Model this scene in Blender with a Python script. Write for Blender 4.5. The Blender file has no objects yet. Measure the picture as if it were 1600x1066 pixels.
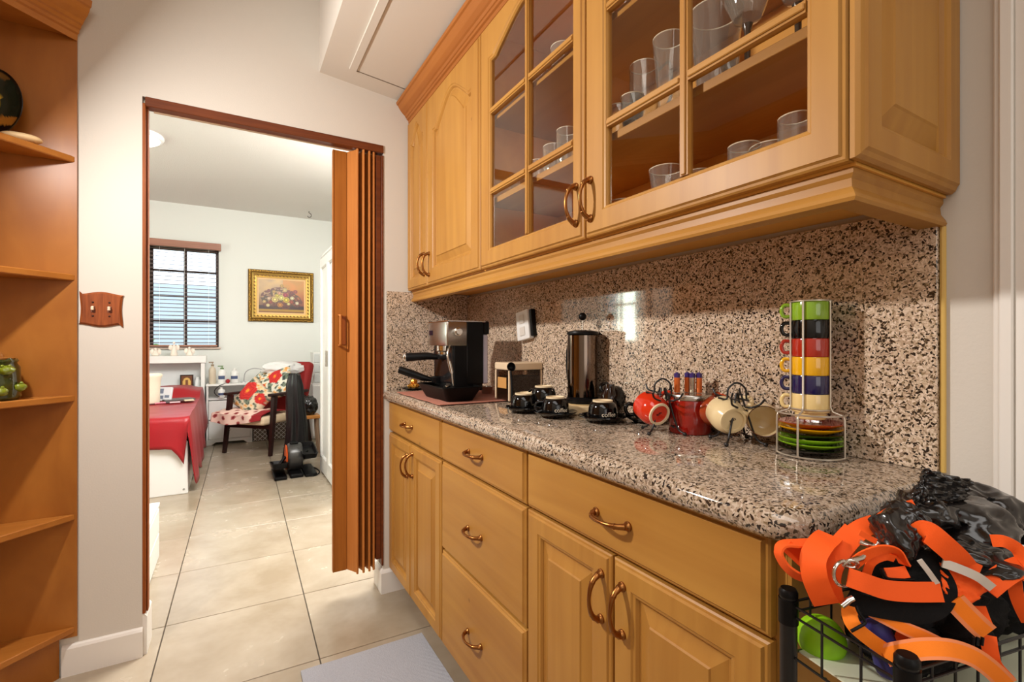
import bpy, bmesh, math, random
from mathutils import Vector, Matrix, noise
random.seed(7)
PI = math.pi
S = bpy.context.scene
COL = S.collection
V = Vector

# ------------------------------------------------------------------ camera
YAW = math.radians(30.2)
EYE = V((0, 0, 1.14))
cam_d = bpy.data.cameras.new('camera')
cam = bpy.data.objects.new('camera', cam_d)
COL.objects.link(cam)
cam.location = EYE
cam.rotation_euler = (PI / 2, 0, -YAW)
cam_d.sensor_width = 36.0
cam_d.lens = 752.0 / 1600.0 * 36.0
cam_d.shift_y = 4.0 / 1600.0
cam_d.clip_start = 0.02
S.camera = cam

# ------------------------------------------------------------------ world, lights, exposure
S.view_settings.view_transform = 'Standard'
S.view_settings.look = 'None'
S.view_settings.gamma = 1
S.view_settings.use_curve_mapping = False
S.view_settings.exposure = 0.0
w = bpy.data.worlds.new('world')
S.world = w
w.use_nodes = True
w.node_tree.nodes['Background'].inputs[0].default_value = (0.80, 0.90, 1.0, 1)
w.node_tree.nodes['Background'].inputs[1].default_value = 3.2


def area_light(name, loc, target, size, power, col=(1, 1, 1), size_y=None, disk=False):
    d = bpy.data.lights.new(name, 'AREA')
    d.energy = power
    d.color = col
    d.size = size
    if disk:
        d.shape = 'DISK'
    elif size_y:
        d.shape = 'RECTANGLE'
        d.size_y = size_y
    o = bpy.data.objects.new(name, d)
    COL.objects.link(o)
    o.location = loc
    o.rotation_euler = (V(target) - V(loc)).to_track_quat('-Z', 'Y').to_euler()
    return o


area_light('key_lamp', (-0.68, 1.50, 1.94), (0.9, 1.15, 1.0), 0.10, 31, (1.0, 0.97, 0.92), disk=True)
area_light('kitchen_ceiling_fill', (-0.3, -0.7, 2.70), (-0.3, -0.7, 0), 1.0, 24, (1.0, 0.98, 0.95), 2.4)  # broad fill added overhead behind the camera, no fixture modelled
area_light('kitchen_rear_fill', (-0.1, -3.0, 1.6), (0.2, 2.0, 1.1), 1.9, 16, (1.0, 0.99, 0.97), 1.6)  # fill added at the back of the kitchen, no real lamp there
area_light('bedroom_hidden_fill', (0.98, 3.35, 2.68), (0.5, 3.9, 0), 0.7, 105, (1.0, 0.99, 0.97), 1.6)  # added fill over the wardrobe, out of view, apart from the ceiling fixture
area_light('bedroom_door_fill', (0.3, 2.75, 2.62), (0.0, 4.6, 0), 1.0, 60, (1.0, 0.99, 0.97), 0.5)  # unseen fill added above the doorway to lift the bedroom
area_light('side_window_daylight', (-2.75, 4.7, 1.7), (0.2, 4.7, 1.7), 1.0, 85, (0.88, 1.0, 0.80), 1.3)

# ------------------------------------------------------------------ helpers
ORIG = {}


def ray(px, py=537.0):
    u = (px - 800) / 752.0
    return V((math.sin(YAW) + u * math.cos(YAW), math.cos(YAW) - u * math.sin(YAW), (537 - py) / 752.0))


def at(px, py, f):
    """a point of the room seen at (px, py) of the photograph, f metres in front of the eye"""
    return EYE + ray(px, py) * f


def lin(c):
    c /= 255.0
    return c / 12.92 if c <= 0.04045 else ((c + 0.055) / 1.055) ** 2.4


def rgb(r, g, b):
    return (lin(r), lin(g), lin(b), 1.0)


def obj(name, bm, mat, parent=None, label=None, smooth=None, kind=None, recalc=True):
    if recalc:
        bmesh.ops.recalc_face_normals(bm, faces=bm.faces)
    me = bpy.data.meshes.new(name)
    o = bpy.data.objects.new(name, me)
    og = ORIG.get(parent, V((0, 0, 0))) if parent else V((0, 0, 0))
    ORIG[o] = og
    if og.length > 0:
        bmesh.ops.translate(bm, verts=bm.verts, vec=-og)
    bm.to_mesh(me)
    bm.free()
    for m in (mat if isinstance(mat, (list, tuple)) else [mat]):
        me.materials.append(m)
    if smooth is not None:
        me.shade_smooth()
        me.set_sharp_from_angle(angle=math.radians(smooth))
    COL.objects.link(o)
    if parent:
        o.parent = parent
    if label:
        o['label'] = label
    if kind:
        o['kind'] = kind
    return o


def thing(name, label, cat, loc=(0, 0, 0), group=None):
    o = bpy.data.objects.new(name, None)
    COL.objects.link(o)
    o.empty_display_size = 0.05
    o.location = loc
    o['label'] = label
    o['category'] = cat
    if group:
        o['group'] = group
    ORIG[o] = V(loc)
    return o


def single(name, bm, mat, label, cat, loc=(0, 0, 0), group=None, smooth=None, kind=None):
    """a thing that is one mesh, built in world coordinates, origin at loc"""
    bmesh.ops.translate(bm, verts=bm.verts, vec=-V(loc))
    o = obj(name, bm, mat, None, label, smooth, kind)
    o.location = loc
    o['category'] = cat
    if group:
        o['group'] = group
    return o


def struct(name, bm, mat, parent=None, smooth=None, label=None):
    o = obj(name, bm, mat, parent, label, smooth)
    if parent is None:
        o['kind'] = 'structure'
    return o


def dup(root, loc, rz=None, label=None):
    r = root.copy()
    COL.objects.link(r)
    r.location = loc
    if rz is not None:
        r.rotation_euler = (0, 0, rz)
    if label:
        r['label'] = label
    for ch in list(root.children):
        c = ch.copy()
        COL.objects.link(c)
        c.parent = r
        for g in list(ch.children):
            d = g.copy()
            COL.objects.link(d)
            d.parent = c
    return r


def B():
    return bmesh.new()


def box(bm, x0, x1, y0, y1, z0, z1, bev=0, mi=0, M=None, seg=1):
    vs = [bm.verts.new((x, y, z)) for x in (x0, x1) for y in (y0, y1) for z in (z0, z1)]
    fs = []
    for idx in ((0, 1, 3, 2), (4, 6, 7, 5), (0, 4, 5, 1), (2, 3, 7, 6), (0, 2, 6, 4), (1, 5, 7, 3)):
        f = bm.faces.new([vs[i] for i in idx])
        f.material_index = mi
        fs.append(f)
    bmesh.ops.recalc_face_normals(bm, faces=fs)
    res = vs
    if bev > 0:
        es = list({e for f in fs for e in f.edges})
        r = bmesh.ops.bevel(bm, geom=es, offset=bev, segments=seg, affect='EDGES', profile=0.5)
        res = list({v for f in r['faces'] for v in f.verts} | {v for v in vs if v.is_valid})
        for f in r['faces']:
            f.material_index = mi
    if M is not None:
        bmesh.ops.transform(bm, matrix=M, verts=res)
    return res


def bx(x0, x1, y0, y1, z0, z1, bev=0, seg=1):
    bm = B()
    box(bm, x0, x1, y0, y1, z0, z1, bev, seg=seg)
    return bm


def prism(bm, pts, z0, z1, bev=0, seg=2):
    """vertical prism over a 2D outline"""
    a = [bm.verts.new((p[0], p[1], z0)) for p in pts]
    b = [bm.verts.new((p[0], p[1], z1)) for p in pts]
    n = len(pts)
    fs = [bm.faces.new(a[::-1]), bm.faces.new(b)]
    for i in range(n):
        fs.append(bm.faces.new((a[i], a[(i + 1) % n], b[(i + 1) % n], b[i])))
    bmesh.ops.recalc_face_normals(bm, faces=fs)
    if bev:
        es = [e for e in fs[0].edges] + [e for e in fs[1].edges]
        bmesh.ops.bevel(bm, geom=es, offset=bev, segments=seg, affect='EDGES', profile=0.5)
    return bm


def lathe(bm, prof, seg=32, M=None, mi=0, close=False, a0=0, a1=2 * PI):
    """prof: list of (r, z); axis Z"""
    rings = []
    full = abs(a1 - a0 - 2 * PI) < 1e-6
    n = seg if full else seg + 1
    vs = []
    for r, z in prof:
        if r < 1e-6:
            v = bm.verts.new((0, 0, z))
            rings.append([v] * n)
            vs.append(v)
        else:
            ring = [bm.verts.new((r * math.cos(a0 + (a1 - a0) * i / seg), r * math.sin(a0 + (a1 - a0) * i / seg), z)) for i in range(n)]
            rings.append(ring)
            vs += ring
    for k in range(len(rings) - 1):
        A, C = rings[k], rings[k + 1]
        for i in range(n if full else n - 1):
            j = (i + 1) % n
            q = []
            for v in (A[i], A[j], C[j], C[i]):
                if v not in q:
                    q.append(v)
            if len(q) >= 3:
                try:
                    f = bm.faces.new(q)
                    f.material_index = mi
                except ValueError:
                    pass
    if M is not None:
        bmesh.ops.transform(bm, matrix=M, verts=vs)
    return vs


def smooth_path(pts, n=6, closed=False):
    pts = [V(p) for p in pts]
    out = []
    m = len(pts)
    rng = range(m if closed else m - 1)
    for i in rng:
        if closed:
            p0, p1, p2, p3 = pts[(i - 1) % m], pts[i], pts[(i + 1) % m], pts[(i + 2) % m]
        else:
            p0 = pts[i - 1] if i > 0 else pts[i] * 2 - pts[i + 1]
            p1, p2 = pts[i], pts[i + 1]
            p3 = pts[i + 2] if i + 2 < m else pts[i + 1] * 2 - pts[i]
        for k in range(n):
            t = k / n
            out.append(0.5 * ((2 * p1) + (p2 - p0) * t + (2 * p0 - 5 * p1 + 4 * p2 - p3) * t * t + (3 * p1 - p0 - 3 * p2 + p3) * t ** 3))
    if not closed:
        out.append(pts[-1])
    return out


def tube(bm, pts, r, seg=8, closed=False, caps=True, mi=0):
    pts = [V(p) for p in pts]
    n = len(pts)
    rs = r if isinstance(r, (list, tuple)) else [r] * n
    T = []
    for i in range(n):
        if closed:
            t = pts[(i + 1) % n] - pts[i - 1]
        else:
            t = pts[min(i + 1, n - 1)] - pts[max(i - 1, 0)]
        T.append(t.normalized() if t.length > 1e-9 else V((0, 0, 1)))
    up = V((0, 0, 1)) if abs(T[0].z) < 0.9 else V((1, 0, 0))
    N = (up - T[0] * up.dot(T[0])).normalized()
    rings = []
    for i in range(n):
        N = (N - T[i] * N.dot(T[i]))
        N = N.normalized() if N.length > 1e-6 else T[i].orthogonal().normalized()
        Bn = T[i].cross(N)
        rings.append([bm.verts.new(pts[i] + (N * math.cos(2 * PI * k / seg) + Bn * math.sin(2 * PI * k / seg)) * rs[i]) for k in range(seg)])
    for i in range(n if closed else n - 1):
        A, C = rings[i], rings[(i + 1) % n]
        for k in range(seg):
            f = bm.faces.new((A[k], A[(k + 1) % seg], C[(k + 1) % seg], C[k]))
            f.material_index = mi
    if caps and not closed:
        bm.faces.new(rings[0][::-1]).material_index = mi
        bm.faces.new(rings[-1]).material_index = mi


def cyl(bm, p0, p1, r, seg=16, mi=0):
    tube(bm, [p0, p1], r, seg, mi=mi)


def sweep(bm, prof, path, mi=0, caps=True):
    """mitred sweep of a moulding profile [(out, z)] along a plan path; out points to the right of travel"""
    path = [V((p[0], p[1])) for p in path]
    n = len(path)
    rings = []
    for i in range(n):
        d0 = (path[i] - path[i - 1]).normalized() if i > 0 else None
        d1 = (path[i + 1] - path[i]).normalized() if i < n - 1 else None
        if d0 is None:
            d0 = d1
        if d1 is None:
            d1 = d0
        n0, n1 = V((d0.y, -d0.x)), V((d1.y, -d1.x))
        m = (n0 + n1).normalized()
        m = m / max(0.2, m.dot(n0))
        rings.append([bm.verts.new((path[i].x + m.x * o, path[i].y + m.y * o, z)) for o, z in prof])
    for i in range(n - 1):
        A, C = rings[i], rings[i + 1]
        for k in range(len(prof)):
            j = (k + 1) % len(prof)
            bm.faces.new((A[k], A[j], C[j], C[k])).material_index = mi
    if caps:
        bm.faces.new(rings[0])
        bm.faces.new(rings[-1][::-1])


def ribbon(bm, pts, width, twist=0.0, thick=0.0018, n=8, mi=0, view=None, stripe=None):
    """a webbing strap along 3D points; lies square to the line of sight unless twisted"""
    P = smooth_path(pts, n)
    m = len(P)
    tw = twist if isinstance(twist, (list, tuple)) else [twist, twist]
    rings = []
    ps = None
    for i, p in enumerate(P):
        t = (P[min(i + 1, m - 1)] - P[max(i - 1, 0)]).normalized()
        vd = (p - EYE).normalized() if view is None else V(view)
        s = t.cross(vd)
        s = s.normalized() if s.length > 1e-4 else ps
        if ps is not None and s.dot(ps) < 0:
            s = -s
        ps = s
        k = i / (m - 1) * (len(tw) - 1)
        a = tw[int(k)] + (tw[min(int(k) + 1, len(tw) - 1)] - tw[int(k)]) * (k - int(k))
        s2 = Matrix.Rotation(a, 3, t) @ s
        nn = t.cross(s2)
        h = width / 2
        if stripe:
            row = [-h, -h * stripe, h * stripe, h]
        else:
            row = [-h, -h / 3, h / 3, h]
        rings.append(([bm.verts.new(p + s2 * q + nn * thick / 2) for q in row], [bm.verts.new(p + s2 * q - nn * thick / 2) for q in row]))
    for i in range(m - 1):
        (a, b), (c, d) = rings[i], rings[i + 1]
        for k in range(3):
            bm.faces.new((a[k], a[k + 1], c[k + 1], c[k])).material_index = (1 if (stripe and k != 1) else mi)
            bm.faces.new((b[k], d[k], d[k + 1], b[k + 1])).material_index = (1 if (stripe and k != 1) else mi)
        bm.faces.new((a[0], c[0], d[0], b[0])).material_index = mi
        bm.faces.new((a[3], b[3], d[3], c[3])).material_index = mi
    for (a, b) in (rings[0], rings[-1]):
        bm.faces.new((a[0], a[1], a[2], a[3], b[3], b[2], b[1], b[0])).material_index = mi


def grid(bm, nu, nv, fn, closed_u=False):
    """surface patch fn(u, v), u and v in 0..1"""
    rows = [[bm.verts.new(fn(i / nu, j / nv)) for i in range(nu + (0 if closed_u else 1))] for j in range(nv + 1)]
    w_ = len(rows[0])
    for j in range(nv):
        for i in range(nu):
            i2 = (i + 1) % w_
            bm.faces.new((rows[j][i], rows[j][i2], rows[j + 1][i2], rows[j + 1][i]))
    return rows


def lump(bm, c, rx, ry, rz, amp=0.15, fr=3.0, sub=4, seed=0, M=None, ridge=False, mi=0):
    r = bmesh.ops.create_icosphere(bm, subdivisions=sub, radius=1)
    off = V((seed * 7.3, seed * 3.1, seed * 1.7))
    for v in r['verts']:
        p = v.co.copy()
        k = noise.noise(p * fr + off)
        if ridge:
            k = 0.75 * (1 - 2 * abs(k)) + 0.28 * (1 - 2 * abs(noise.noise(p * fr * 2.6 + off))) - 0.4
        p *= 1 + amp * k
        v.co = V((p.x * rx, p.y * ry, p.z * rz))
    if M is not None:
        bmesh.ops.transform(bm, matrix=M, verts=r['verts'])
    bmesh.ops.translate(bm, verts=r['verts'], vec=V(c))
    for v in r['verts']:
        for f in v.link_faces:
            f.material_index = mi
    return r['verts']


def text_mesh(name, body, size, M, mat, parent, depth=0.0004):
    cu = bpy.data.curves.new(name, 'FONT')
    cu.body = body
    cu.size = size
    cu.extrude = depth
    cu.align_x = 'CENTER'
    cu.align_y = 'CENTER'
    t = bpy.data.objects.new(name, cu)
    COL.objects.link(t)
    bpy.context.view_layer.update()
    dg = bpy.context.evaluated_depsgraph_get()
    me = bpy.data.meshes.new_from_object(t.evaluated_get(dg))
    bpy.data.objects.remove(t)
    bm = B()
    bm.from_mesh(me)
    bpy.data.meshes.remove(me)
    bmesh.ops.transform(bm, matrix=M, verts=bm.verts)
    return obj(name, bm, mat, parent, recalc=False)


# ------------------------------------------------------------------ materials
def mat_base(name):
    m = bpy.data.materials.new(name)
    m.use_nodes = True
    nt = m.node_tree
    b = nt.nodes['Principled BSDF']
    return m, nt, b


def plain(name, c, rough=0.5, metal=0.0, coat=0.0, spec=0.5, bump=0.0, bscale=60, var=0.0, sheen=0.0):
    m, nt, b = mat_base(name)
    b.inputs['Base Color'].default_value = c
    b.inputs['Roughness'].default_value = rough
    b.inputs['Metallic'].default_value = metal
    b.inputs['Coat Weight'].default_value = coat
    b.inputs['Specular IOR Level'].default_value = spec
    if sheen:
        b.inputs['Sheen Weight'].default_value = sheen
    tc = nt.nodes.new('ShaderNodeTexCoord')
    nz = nt.nodes.new('ShaderNodeTexNoise')
    nz.inputs['Scale'].default_value = bscale
    nz.inputs['Detail'].default_value = 4
    nt.links.new(tc.outputs['Object'], nz.inputs['Vector'])
    if var:
        mx = nt.nodes.new('ShaderNodeMix')
        mx.data_type = 'RGBA'
        mx.inputs['A'].default_value = tuple(x * (1 - var) for x in c[:3]) + (1,)
        mx.inputs['B'].default_value = tuple(min(1, x * (1 + var)) for x in c[:3]) + (1,)
        nt.links.new(nz.outputs['Fac'], mx.inputs['Factor'])
        nt.links.new(mx.outputs['Result'], b.inputs['Base Color'])
    if bump:
        bp = nt.nodes.new('ShaderNodeBump')
        bp.inputs['Strength'].default_value = bump
        bp.inputs['Distance'].default_value = 0.002
        nt.links.new(nz.outputs['Fac'], bp.inputs['Height'])
        nt.links.new(bp.outputs['Normal'], b.inputs['Normal'])
    return m


def wood(name, dark, light, axis='Z', scale=14, rough=0.45, coat=0.06, stretch=0.06, knots=True, contrast=(0.3, 0.72)):
    m, nt, b = mat_base(name)
    N = nt.nodes.new
    L = nt.links.new
    tc = N('ShaderNodeTexCoord')
    oi = N('ShaderNodeObjectInfo')
    mp = N('ShaderNodeMapping')
    sc = [scale] * 3
    sc['XYZ'.index(axis)] = scale * stretch
    mp.inputs['Scale'].default_value = sc
    add = N('ShaderNodeVectorMath')
    add.operation = 'ADD'
    L(tc.outputs['Object'], add.inputs[0])
    ml = N('ShaderNodeMath')
    ml.operation = 'MULTIPLY'
    ml.inputs[1].default_value = 7
    L(oi.outputs['Random'], ml.inputs[0])
    L(ml.outputs[0], add.inputs[1])
    L(add.outputs[0], mp.inputs['Vector'])
    n1 = N('ShaderNodeTexNoise')
    n1.inputs['Scale'].default_value = 1.6
    n1.inputs['Detail'].default_value = 6
    n1.inputs['Distortion'].default_value = 0.8
    L(mp.outputs[0], n1.inputs['Vector'])
    n2 = N('ShaderNodeTexNoise')
    n2.inputs['Scale'].default_value = 3.2
    n2.inputs['Detail'].default_value = 3
    L(add.outputs[0], n2.inputs['Vector'])
    av = N('ShaderNodeMath')
    av.operation = 'MULTIPLY_ADD'
    av.inputs[1].default_value = 0.6
    L(n1.outputs['Fac'], av.inputs[0])
    m2 = N('ShaderNodeMath')
    m2.operation = 'MULTIPLY'
    m2.inputs[1].default_value = 0.4
    L(n2.outputs['Fac'], m2.inputs[0])
    L(m2.outputs[0], av.inputs[2])
    cr = N('ShaderNodeValToRGB')
    cr.color_ramp.elements[0].position = contrast[0]
    cr.color_ramp.elements[0].color = dark
    cr.color_ramp.elements[1].position = contrast[1]
    cr.color_ramp.elements[1].color = light
    L(av.outputs[0], cr.inputs[0])
    out = cr.outputs[0]
    if knots:
        vo = N('ShaderNodeTexVoronoi')
        vo.inputs['Scale'].default_value = 2.6
        L(add.outputs[0], vo.inputs['Vector'])
        kr = N('ShaderNodeValToRGB')
        kr.color_ramp.elements[0].position = 0.0
        kr.color_ramp.elements[0].color = (1, 1, 1, 1)
        kr.color_ramp.elements[1].position = 0.022
        kr.color_ramp.elements[1].color = (0, 0, 0, 1)
        L(vo.outputs['Distance'], kr.inputs[0])
        mx = N('ShaderNodeMix')
        mx.data_type = 'RGBA'
        mx.inputs['B'].default_value = tuple(x * 0.35 for x in dark[:3]) + (1,)
        L(kr.outputs[0], mx.inputs['Factor'])
        L(out, mx.inputs['A'])
        out = mx.outputs['Result']
    L(out, b.inputs['Base Color'])
    b.inputs['Roughness'].default_value = rough
    b.inputs['Coat Weight'].default_value = coat
    b.inputs['Coat Roughness'].default_value = 0.3
    b.inputs['Specular IOR Level'].default_value = 0.28
    bp = N('ShaderNodeBump')
    bp.inputs['Strength'].default_value = 0.06
    bp.inputs['Distance'].default_value = 0.001
    L(n1.outputs['Fac'], bp.inputs['Height'])
    L(bp.outputs[0], b.inputs['Normal'])
    return m


def granite(name, scale=170, rough=0.07, tint=1.0):
    m, nt, b = mat_base(name)
    N = nt.nodes.new
    L = nt.links.new
    tc = N('ShaderNodeTexCoord')
    nd = N('ShaderNodeTexNoise')
    nd.inputs['Scale'].default_value = 90
    L(tc.outputs['Object'], nd.inputs['Vector'])
    sm = N('ShaderNodeMix')
    sm.data_type = 'VECTOR'
    sm.inputs['Factor'].default_value = 0.012
    L(tc.outputs['Object'], sm.inputs[4])
    L(nd.outputs['Color'], sm.inputs[5])
    v1 = N('ShaderNodeTexVoronoi')
    v1.inputs['Scale'].default_value = scale
    L(sm.outputs[1], v1.inputs['Vector'])
    sep = N('ShaderNodeSeparateColor')
    L(v1.outputs['Color'], sep.inputs[0])
    n2 = N('ShaderNodeTexNoise')
    n2.inputs['Scale'].default_value = 26
    n2.inputs['Detail'].default_value = 3
    L(tc.outputs['Object'], n2.inputs['Vector'])
    ad = N('ShaderNodeMath')
    ad.operation = 'MULTIPLY_ADD'
    ad.inputs[1].default_value = 0.75
    L(sep.outputs[0], ad.inputs[0])
    mm = N('ShaderNodeMath')
    mm.operation = 'MULTIPLY'
    mm.inputs[1].default_value = 0.30
    L(n2.outputs['Fac'], mm.inputs[0])
    L(mm.outputs[0], ad.inputs[2])
    cr = N('ShaderNodeValToRGB')
    cr.color_ramp.interpolation = 'CONSTANT'
    els = [(0.0, (44, 36, 32)), (0.19, (96, 80, 62)), (0.26, (146, 124, 96)), (0.31, (186, 160, 136)), (0.48, (203, 180, 154)), (0.60, (222, 200, 178)),
           (0.72, (208, 186, 162)), (0.80, (232, 210, 190)), (0.87, (150, 128, 108))]
    els = [(p, tuple(q * tint for q in c)) for p, c in els]
    r = cr.color_ramp
    r.elements[0].position, r.elements[0].color = els[0][0], rgb(*els[0][1])
    r.elements[1].position, r.elements[1].color = els[1][0], rgb(*els[1][1])
    for p, c in els[2:]:
        e = r.elements.new(p)
        e.color = rgb(*c)
    L(ad.outputs[0], cr.inputs[0])
    # black mica flecks
    v2 = N('ShaderNodeTexVoronoi')
    v2.inputs['Scale'].default_value = scale * 0.8
    L(sm.outputs[1], v2.inputs['Vector'])
    s2 = N('ShaderNodeSeparateColor')
    L(v2.outputs['Color'], s2.inputs[0])
    gt = N('ShaderNodeMath')
    gt.operation = 'GREATER_THAN'
    gt.inputs[1].default_value = 0.90
    L(s2.outputs[1], gt.inputs[0])
    mx = N('ShaderNodeMix')
    mx.data_type = 'RGBA'
    mx.inputs['B'].default_value = rgb(44, 36, 32)
    L(gt.outputs[0], mx.inputs['Factor'])
    L(cr.outputs[0], mx.inputs['A'])
    L(mx.outputs['Result'], b.inputs['Base Color'])
    b.inputs['Roughness'].default_value = rough
    b.inputs['Coat Weight'].default_value = 0.3
    b.inputs['Coat Roughness'].default_value = 0.02
    return m


def tile_mat(name):
    m, nt, b = mat_base(name)
    N = nt.nodes.new
    L = nt.links.new
    tc = N('ShaderNodeTexCoord')
    oi = N('ShaderNodeObjectInfo')
    add = N('ShaderNodeVectorMath')
    add.operation = 'ADD'
    ml = N('ShaderNodeMath')
    ml.operation = 'MULTIPLY'
    ml.inputs[1].default_value = 31
    L(oi.outputs['Random'], ml.inputs[0])
    L(tc.outputs['Object'], add.inputs[0])
    L(ml.outputs[0], add.inputs[1])
    n1 = N('ShaderNodeTexNoise')
    n1.inputs['Scale'].default_value = 3.5
    n1.inputs['Detail'].default_value = 4
    n1.inputs['Roughness'].default_value = 0.62
    n1.inputs['Distortion'].default_value = 0.15
    L(add.outputs[0], n1.inputs['Vector'])
    cr = N('ShaderNodeValToRGB')
    cr.color_ramp.elements[0].position = 0.32
    cr.color_ramp.elements[0].color = rgb(150, 134, 112)
    cr.color_ramp.elements[1].position = 0.66
    cr.color_ramp.elements[1].color = rgb(172, 158, 138)
    L(n1.outputs['Fac'], cr.inputs[0])
    L(cr.outputs[0], b.inputs['Base Color'])
    rr = N('ShaderNodeMapRange')
    rr.inputs['To Min'].default_value = 0.16
    rr.inputs['To Max'].default_value = 0.34
    L(n1.outputs['Fac'], rr.inputs['Value'])
    L(rr.outputs[0], b.inputs['Roughness'])
    return m


def glass_mat(name, tint=(1, 1, 1, 1), refl=0.08, rough=0.0, edge=2.0, brighten=0.0):
    """thin clear glass: transparent with mirror reflection by angle"""
    m = bpy.data.materials.new(name)
    m.use_nodes = True
    nt = m.node_tree
    nt.nodes.clear()
    N = nt.nodes.new
    L = nt.links.new
    o = N('ShaderNodeOutputMaterial')
    mx = N('ShaderNodeMixShader')
    tr = N('ShaderNodeBsdfTransparent')
    tr.inputs[0].default_value = tint
    gl = N('ShaderNodeBsdfGlossy')
    gl.inputs['Roughness'].default_value = rough
    fr = N('ShaderNodeFresnel')
    fr.inputs[0].default_value = 1.5
    ge = N('ShaderNodeNewGeometry')
    inv = N('ShaderNodeMath')
    inv.operation = 'SUBTRACT'
    inv.inputs[0].default_value = 1.0
    L(ge.outputs['Backfacing'], inv.inputs[1])
    m0 = N('ShaderNodeMath')
    m0.operation = 'MULTIPLY_ADD'
    m0.inputs[1].default_value = edge
    m0.inputs[2].default_value = refl
    L(fr.outputs[0], m0.inputs[0])
    mr = N('ShaderNodeMath')
    mr.operation = 'MULTIPLY'
    mr.use_clamp = True
    L(m0.outputs[0], mr.inputs[0])
    L(inv.outputs[0], mr.inputs[1])
    L(mr.outputs[0], mx.inputs[0])
    L(tr.outputs[0], mx.inputs[1])
    L(gl.outputs[0], mx.inputs[2])
    if brighten:  # diffuse white mixed in so the glass looks brighter
        df = N('ShaderNodeBsdfDiffuse')
        df.inputs[0].default_value = (0.9, 0.86, 0.8, 1)
        m3 = N('ShaderNodeMixShader')
        m3.inputs[0].default_value = brighten
        L(mx.outputs[0], m3.inputs[1])
        L(df.outputs[0], m3.inputs[2])
        L(m3.outputs[0], o.inputs[0])
    else:
        L(mx.outputs[0], o.inputs[0])
    return m


def vcol_mat(name, rough=0.8, bump=0):
    m, nt, b = mat_base(name)
    a = nt.nodes.new('ShaderNodeVertexColor')
    a.layer_name = 'Col'
    nt.links.new(a.outputs[0], b.inputs['Base Color'])
    b.inputs['Roughness'].default_value = rough
    return m


def paint(o, fn):
    """colour attribute from fn(vertex co) -> sRGB 0..255, for printed cloth and the oil painting"""
    me = o.data
    at_ = me.color_attributes.new('Col', 'FLOAT_COLOR', 'POINT')
    for i, v in enumerate(me.vertices):
        at_.data[i].color = rgb(*fn(v.co))


def emis(name, c, s):
    m, nt, b = mat_base(name)
    b.inputs['Base Color'].default_value = c
    b.inputs['Emission Color'].default_value = c
    b.inputs['Emission Strength'].default_value = s
    return m


MAPLE_V = wood('maple_vertical', rgb(162, 109, 45), rgb(185, 134, 61), 'Z')
MAPLE_H = wood('maple_horizontal', rgb(162, 109, 45), rgb(185, 134, 61), 'Y')
MAPLE_X = wood('maple_cross', rgb(156, 103, 41), rgb(179, 128, 55), 'X')
MAPLE_IN_LIT = wood('maple_inside_lit', rgb(220, 154, 68), rgb(232, 170, 80), 'Y', knots=False)  # maple brightened in colour because little light reaches the cabinet inside
CROWN = wood('crown_maple', rgb(148, 84, 34), rgb(172, 106, 44), 'Y', knots=False)
SHELF = wood('shelf_maple', rgb(150, 88, 32), rgb(180, 114, 46), 'Z', scale=6, stretch=0.4, rough=0.35, knots=False)
SHELF_E = wood('shelf_edge', rgb(166, 100, 38), rgb(188, 122, 52), 'X', knots=False)
OAK_DK = wood('jamb_wood', rgb(118, 56, 16), rgb(168, 88, 26), 'Z', scale=40, knots=False, stretch=0.04)
OAK_HD = wood('track_wood', rgb(82, 36, 12), rgb(126, 62, 24), 'X', scale=40, knots=False)
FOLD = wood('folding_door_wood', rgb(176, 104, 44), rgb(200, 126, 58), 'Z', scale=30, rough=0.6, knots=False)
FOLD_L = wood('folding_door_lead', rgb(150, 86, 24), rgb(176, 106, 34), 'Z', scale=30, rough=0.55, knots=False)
SWITCH_W = wood('switch_plate_wood', rgb(112, 50, 18), rgb(172, 90, 40), 'Z', scale=60, knots=False, stretch=0.1)
GRANITE = granite('granite', 330)
GRANITE_T = granite('granite_reflect_dark', 300, 0.06, 0.88)  # same granite, darkened in colour to imitate dark reflections on the worktop
WALL_W = plain('wall_paint', rgb(214, 206, 195), 0.75, bump=0.15, bscale=180)
WALL_B = plain('bedroom_wall_paint', rgb(230, 231, 225), 0.8, bump=0.1, bscale=150)
TRIM_W = plain('white_trim', rgb(234, 228, 220), 0.45)
CEIL_B = plain('popcorn_ceiling', rgb(228, 224, 218), 0.9, bump=1.0, bscale=120, var=0.04)
CEIL_K = plain('ceiling_paint', rgb(212, 203, 191), 0.8)
TILE = tile_mat('floor_tile')
GROUT = plain('grout', rgb(84, 74, 62), 0.9)
BRASS = plain('antique_copper', rgb(150, 98, 52), 0.3, metal=1.0, var=0.15, bscale=40)
STEEL = plain('brushed_steel', rgb(196, 190, 182), 0.24, metal=1.0, var=0.06)
CHROME = plain('chrome', rgb(220, 214, 206), 0.12, metal=1.0)
BLACK = plain('black_plastic', rgb(10, 9, 10), 0.4, spec=0.2)
BLACKG = plain('black_glaze', rgb(9, 8, 9), 0.08, coat=0.0)
BLACKW = plain('black_wire', rgb(22, 20, 20), 0.35)
BLACKF = plain('black_fabric', rgb(17, 15, 15), 0.9, spec=0.2, bump=0.4, bscale=300)
BAGM = plain('black_film', rgb(26, 22, 21), 0.22, coat=0.3, bump=0.15, bscale=40)
CREAM = plain('cream_glaze', rgb(232, 208, 160), 0.14, coat=0.4)
CREAMR = plain('unglazed_rim', rgb(222, 200, 164), 0.6)
REDG = plain('red_glaze', rgb(206, 48, 22), 0.12, coat=0.5)
REDD = plain('dark_red_glaze', rgb(150, 26, 16), 0.12, coat=0.5)
BROWNG = plain('rust_glaze', rgb(168, 66, 34), 0.14, coat=0.5)
GREENG = plain('lime_glaze', rgb(140, 182, 40), 0.12, coat=0.5)
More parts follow.
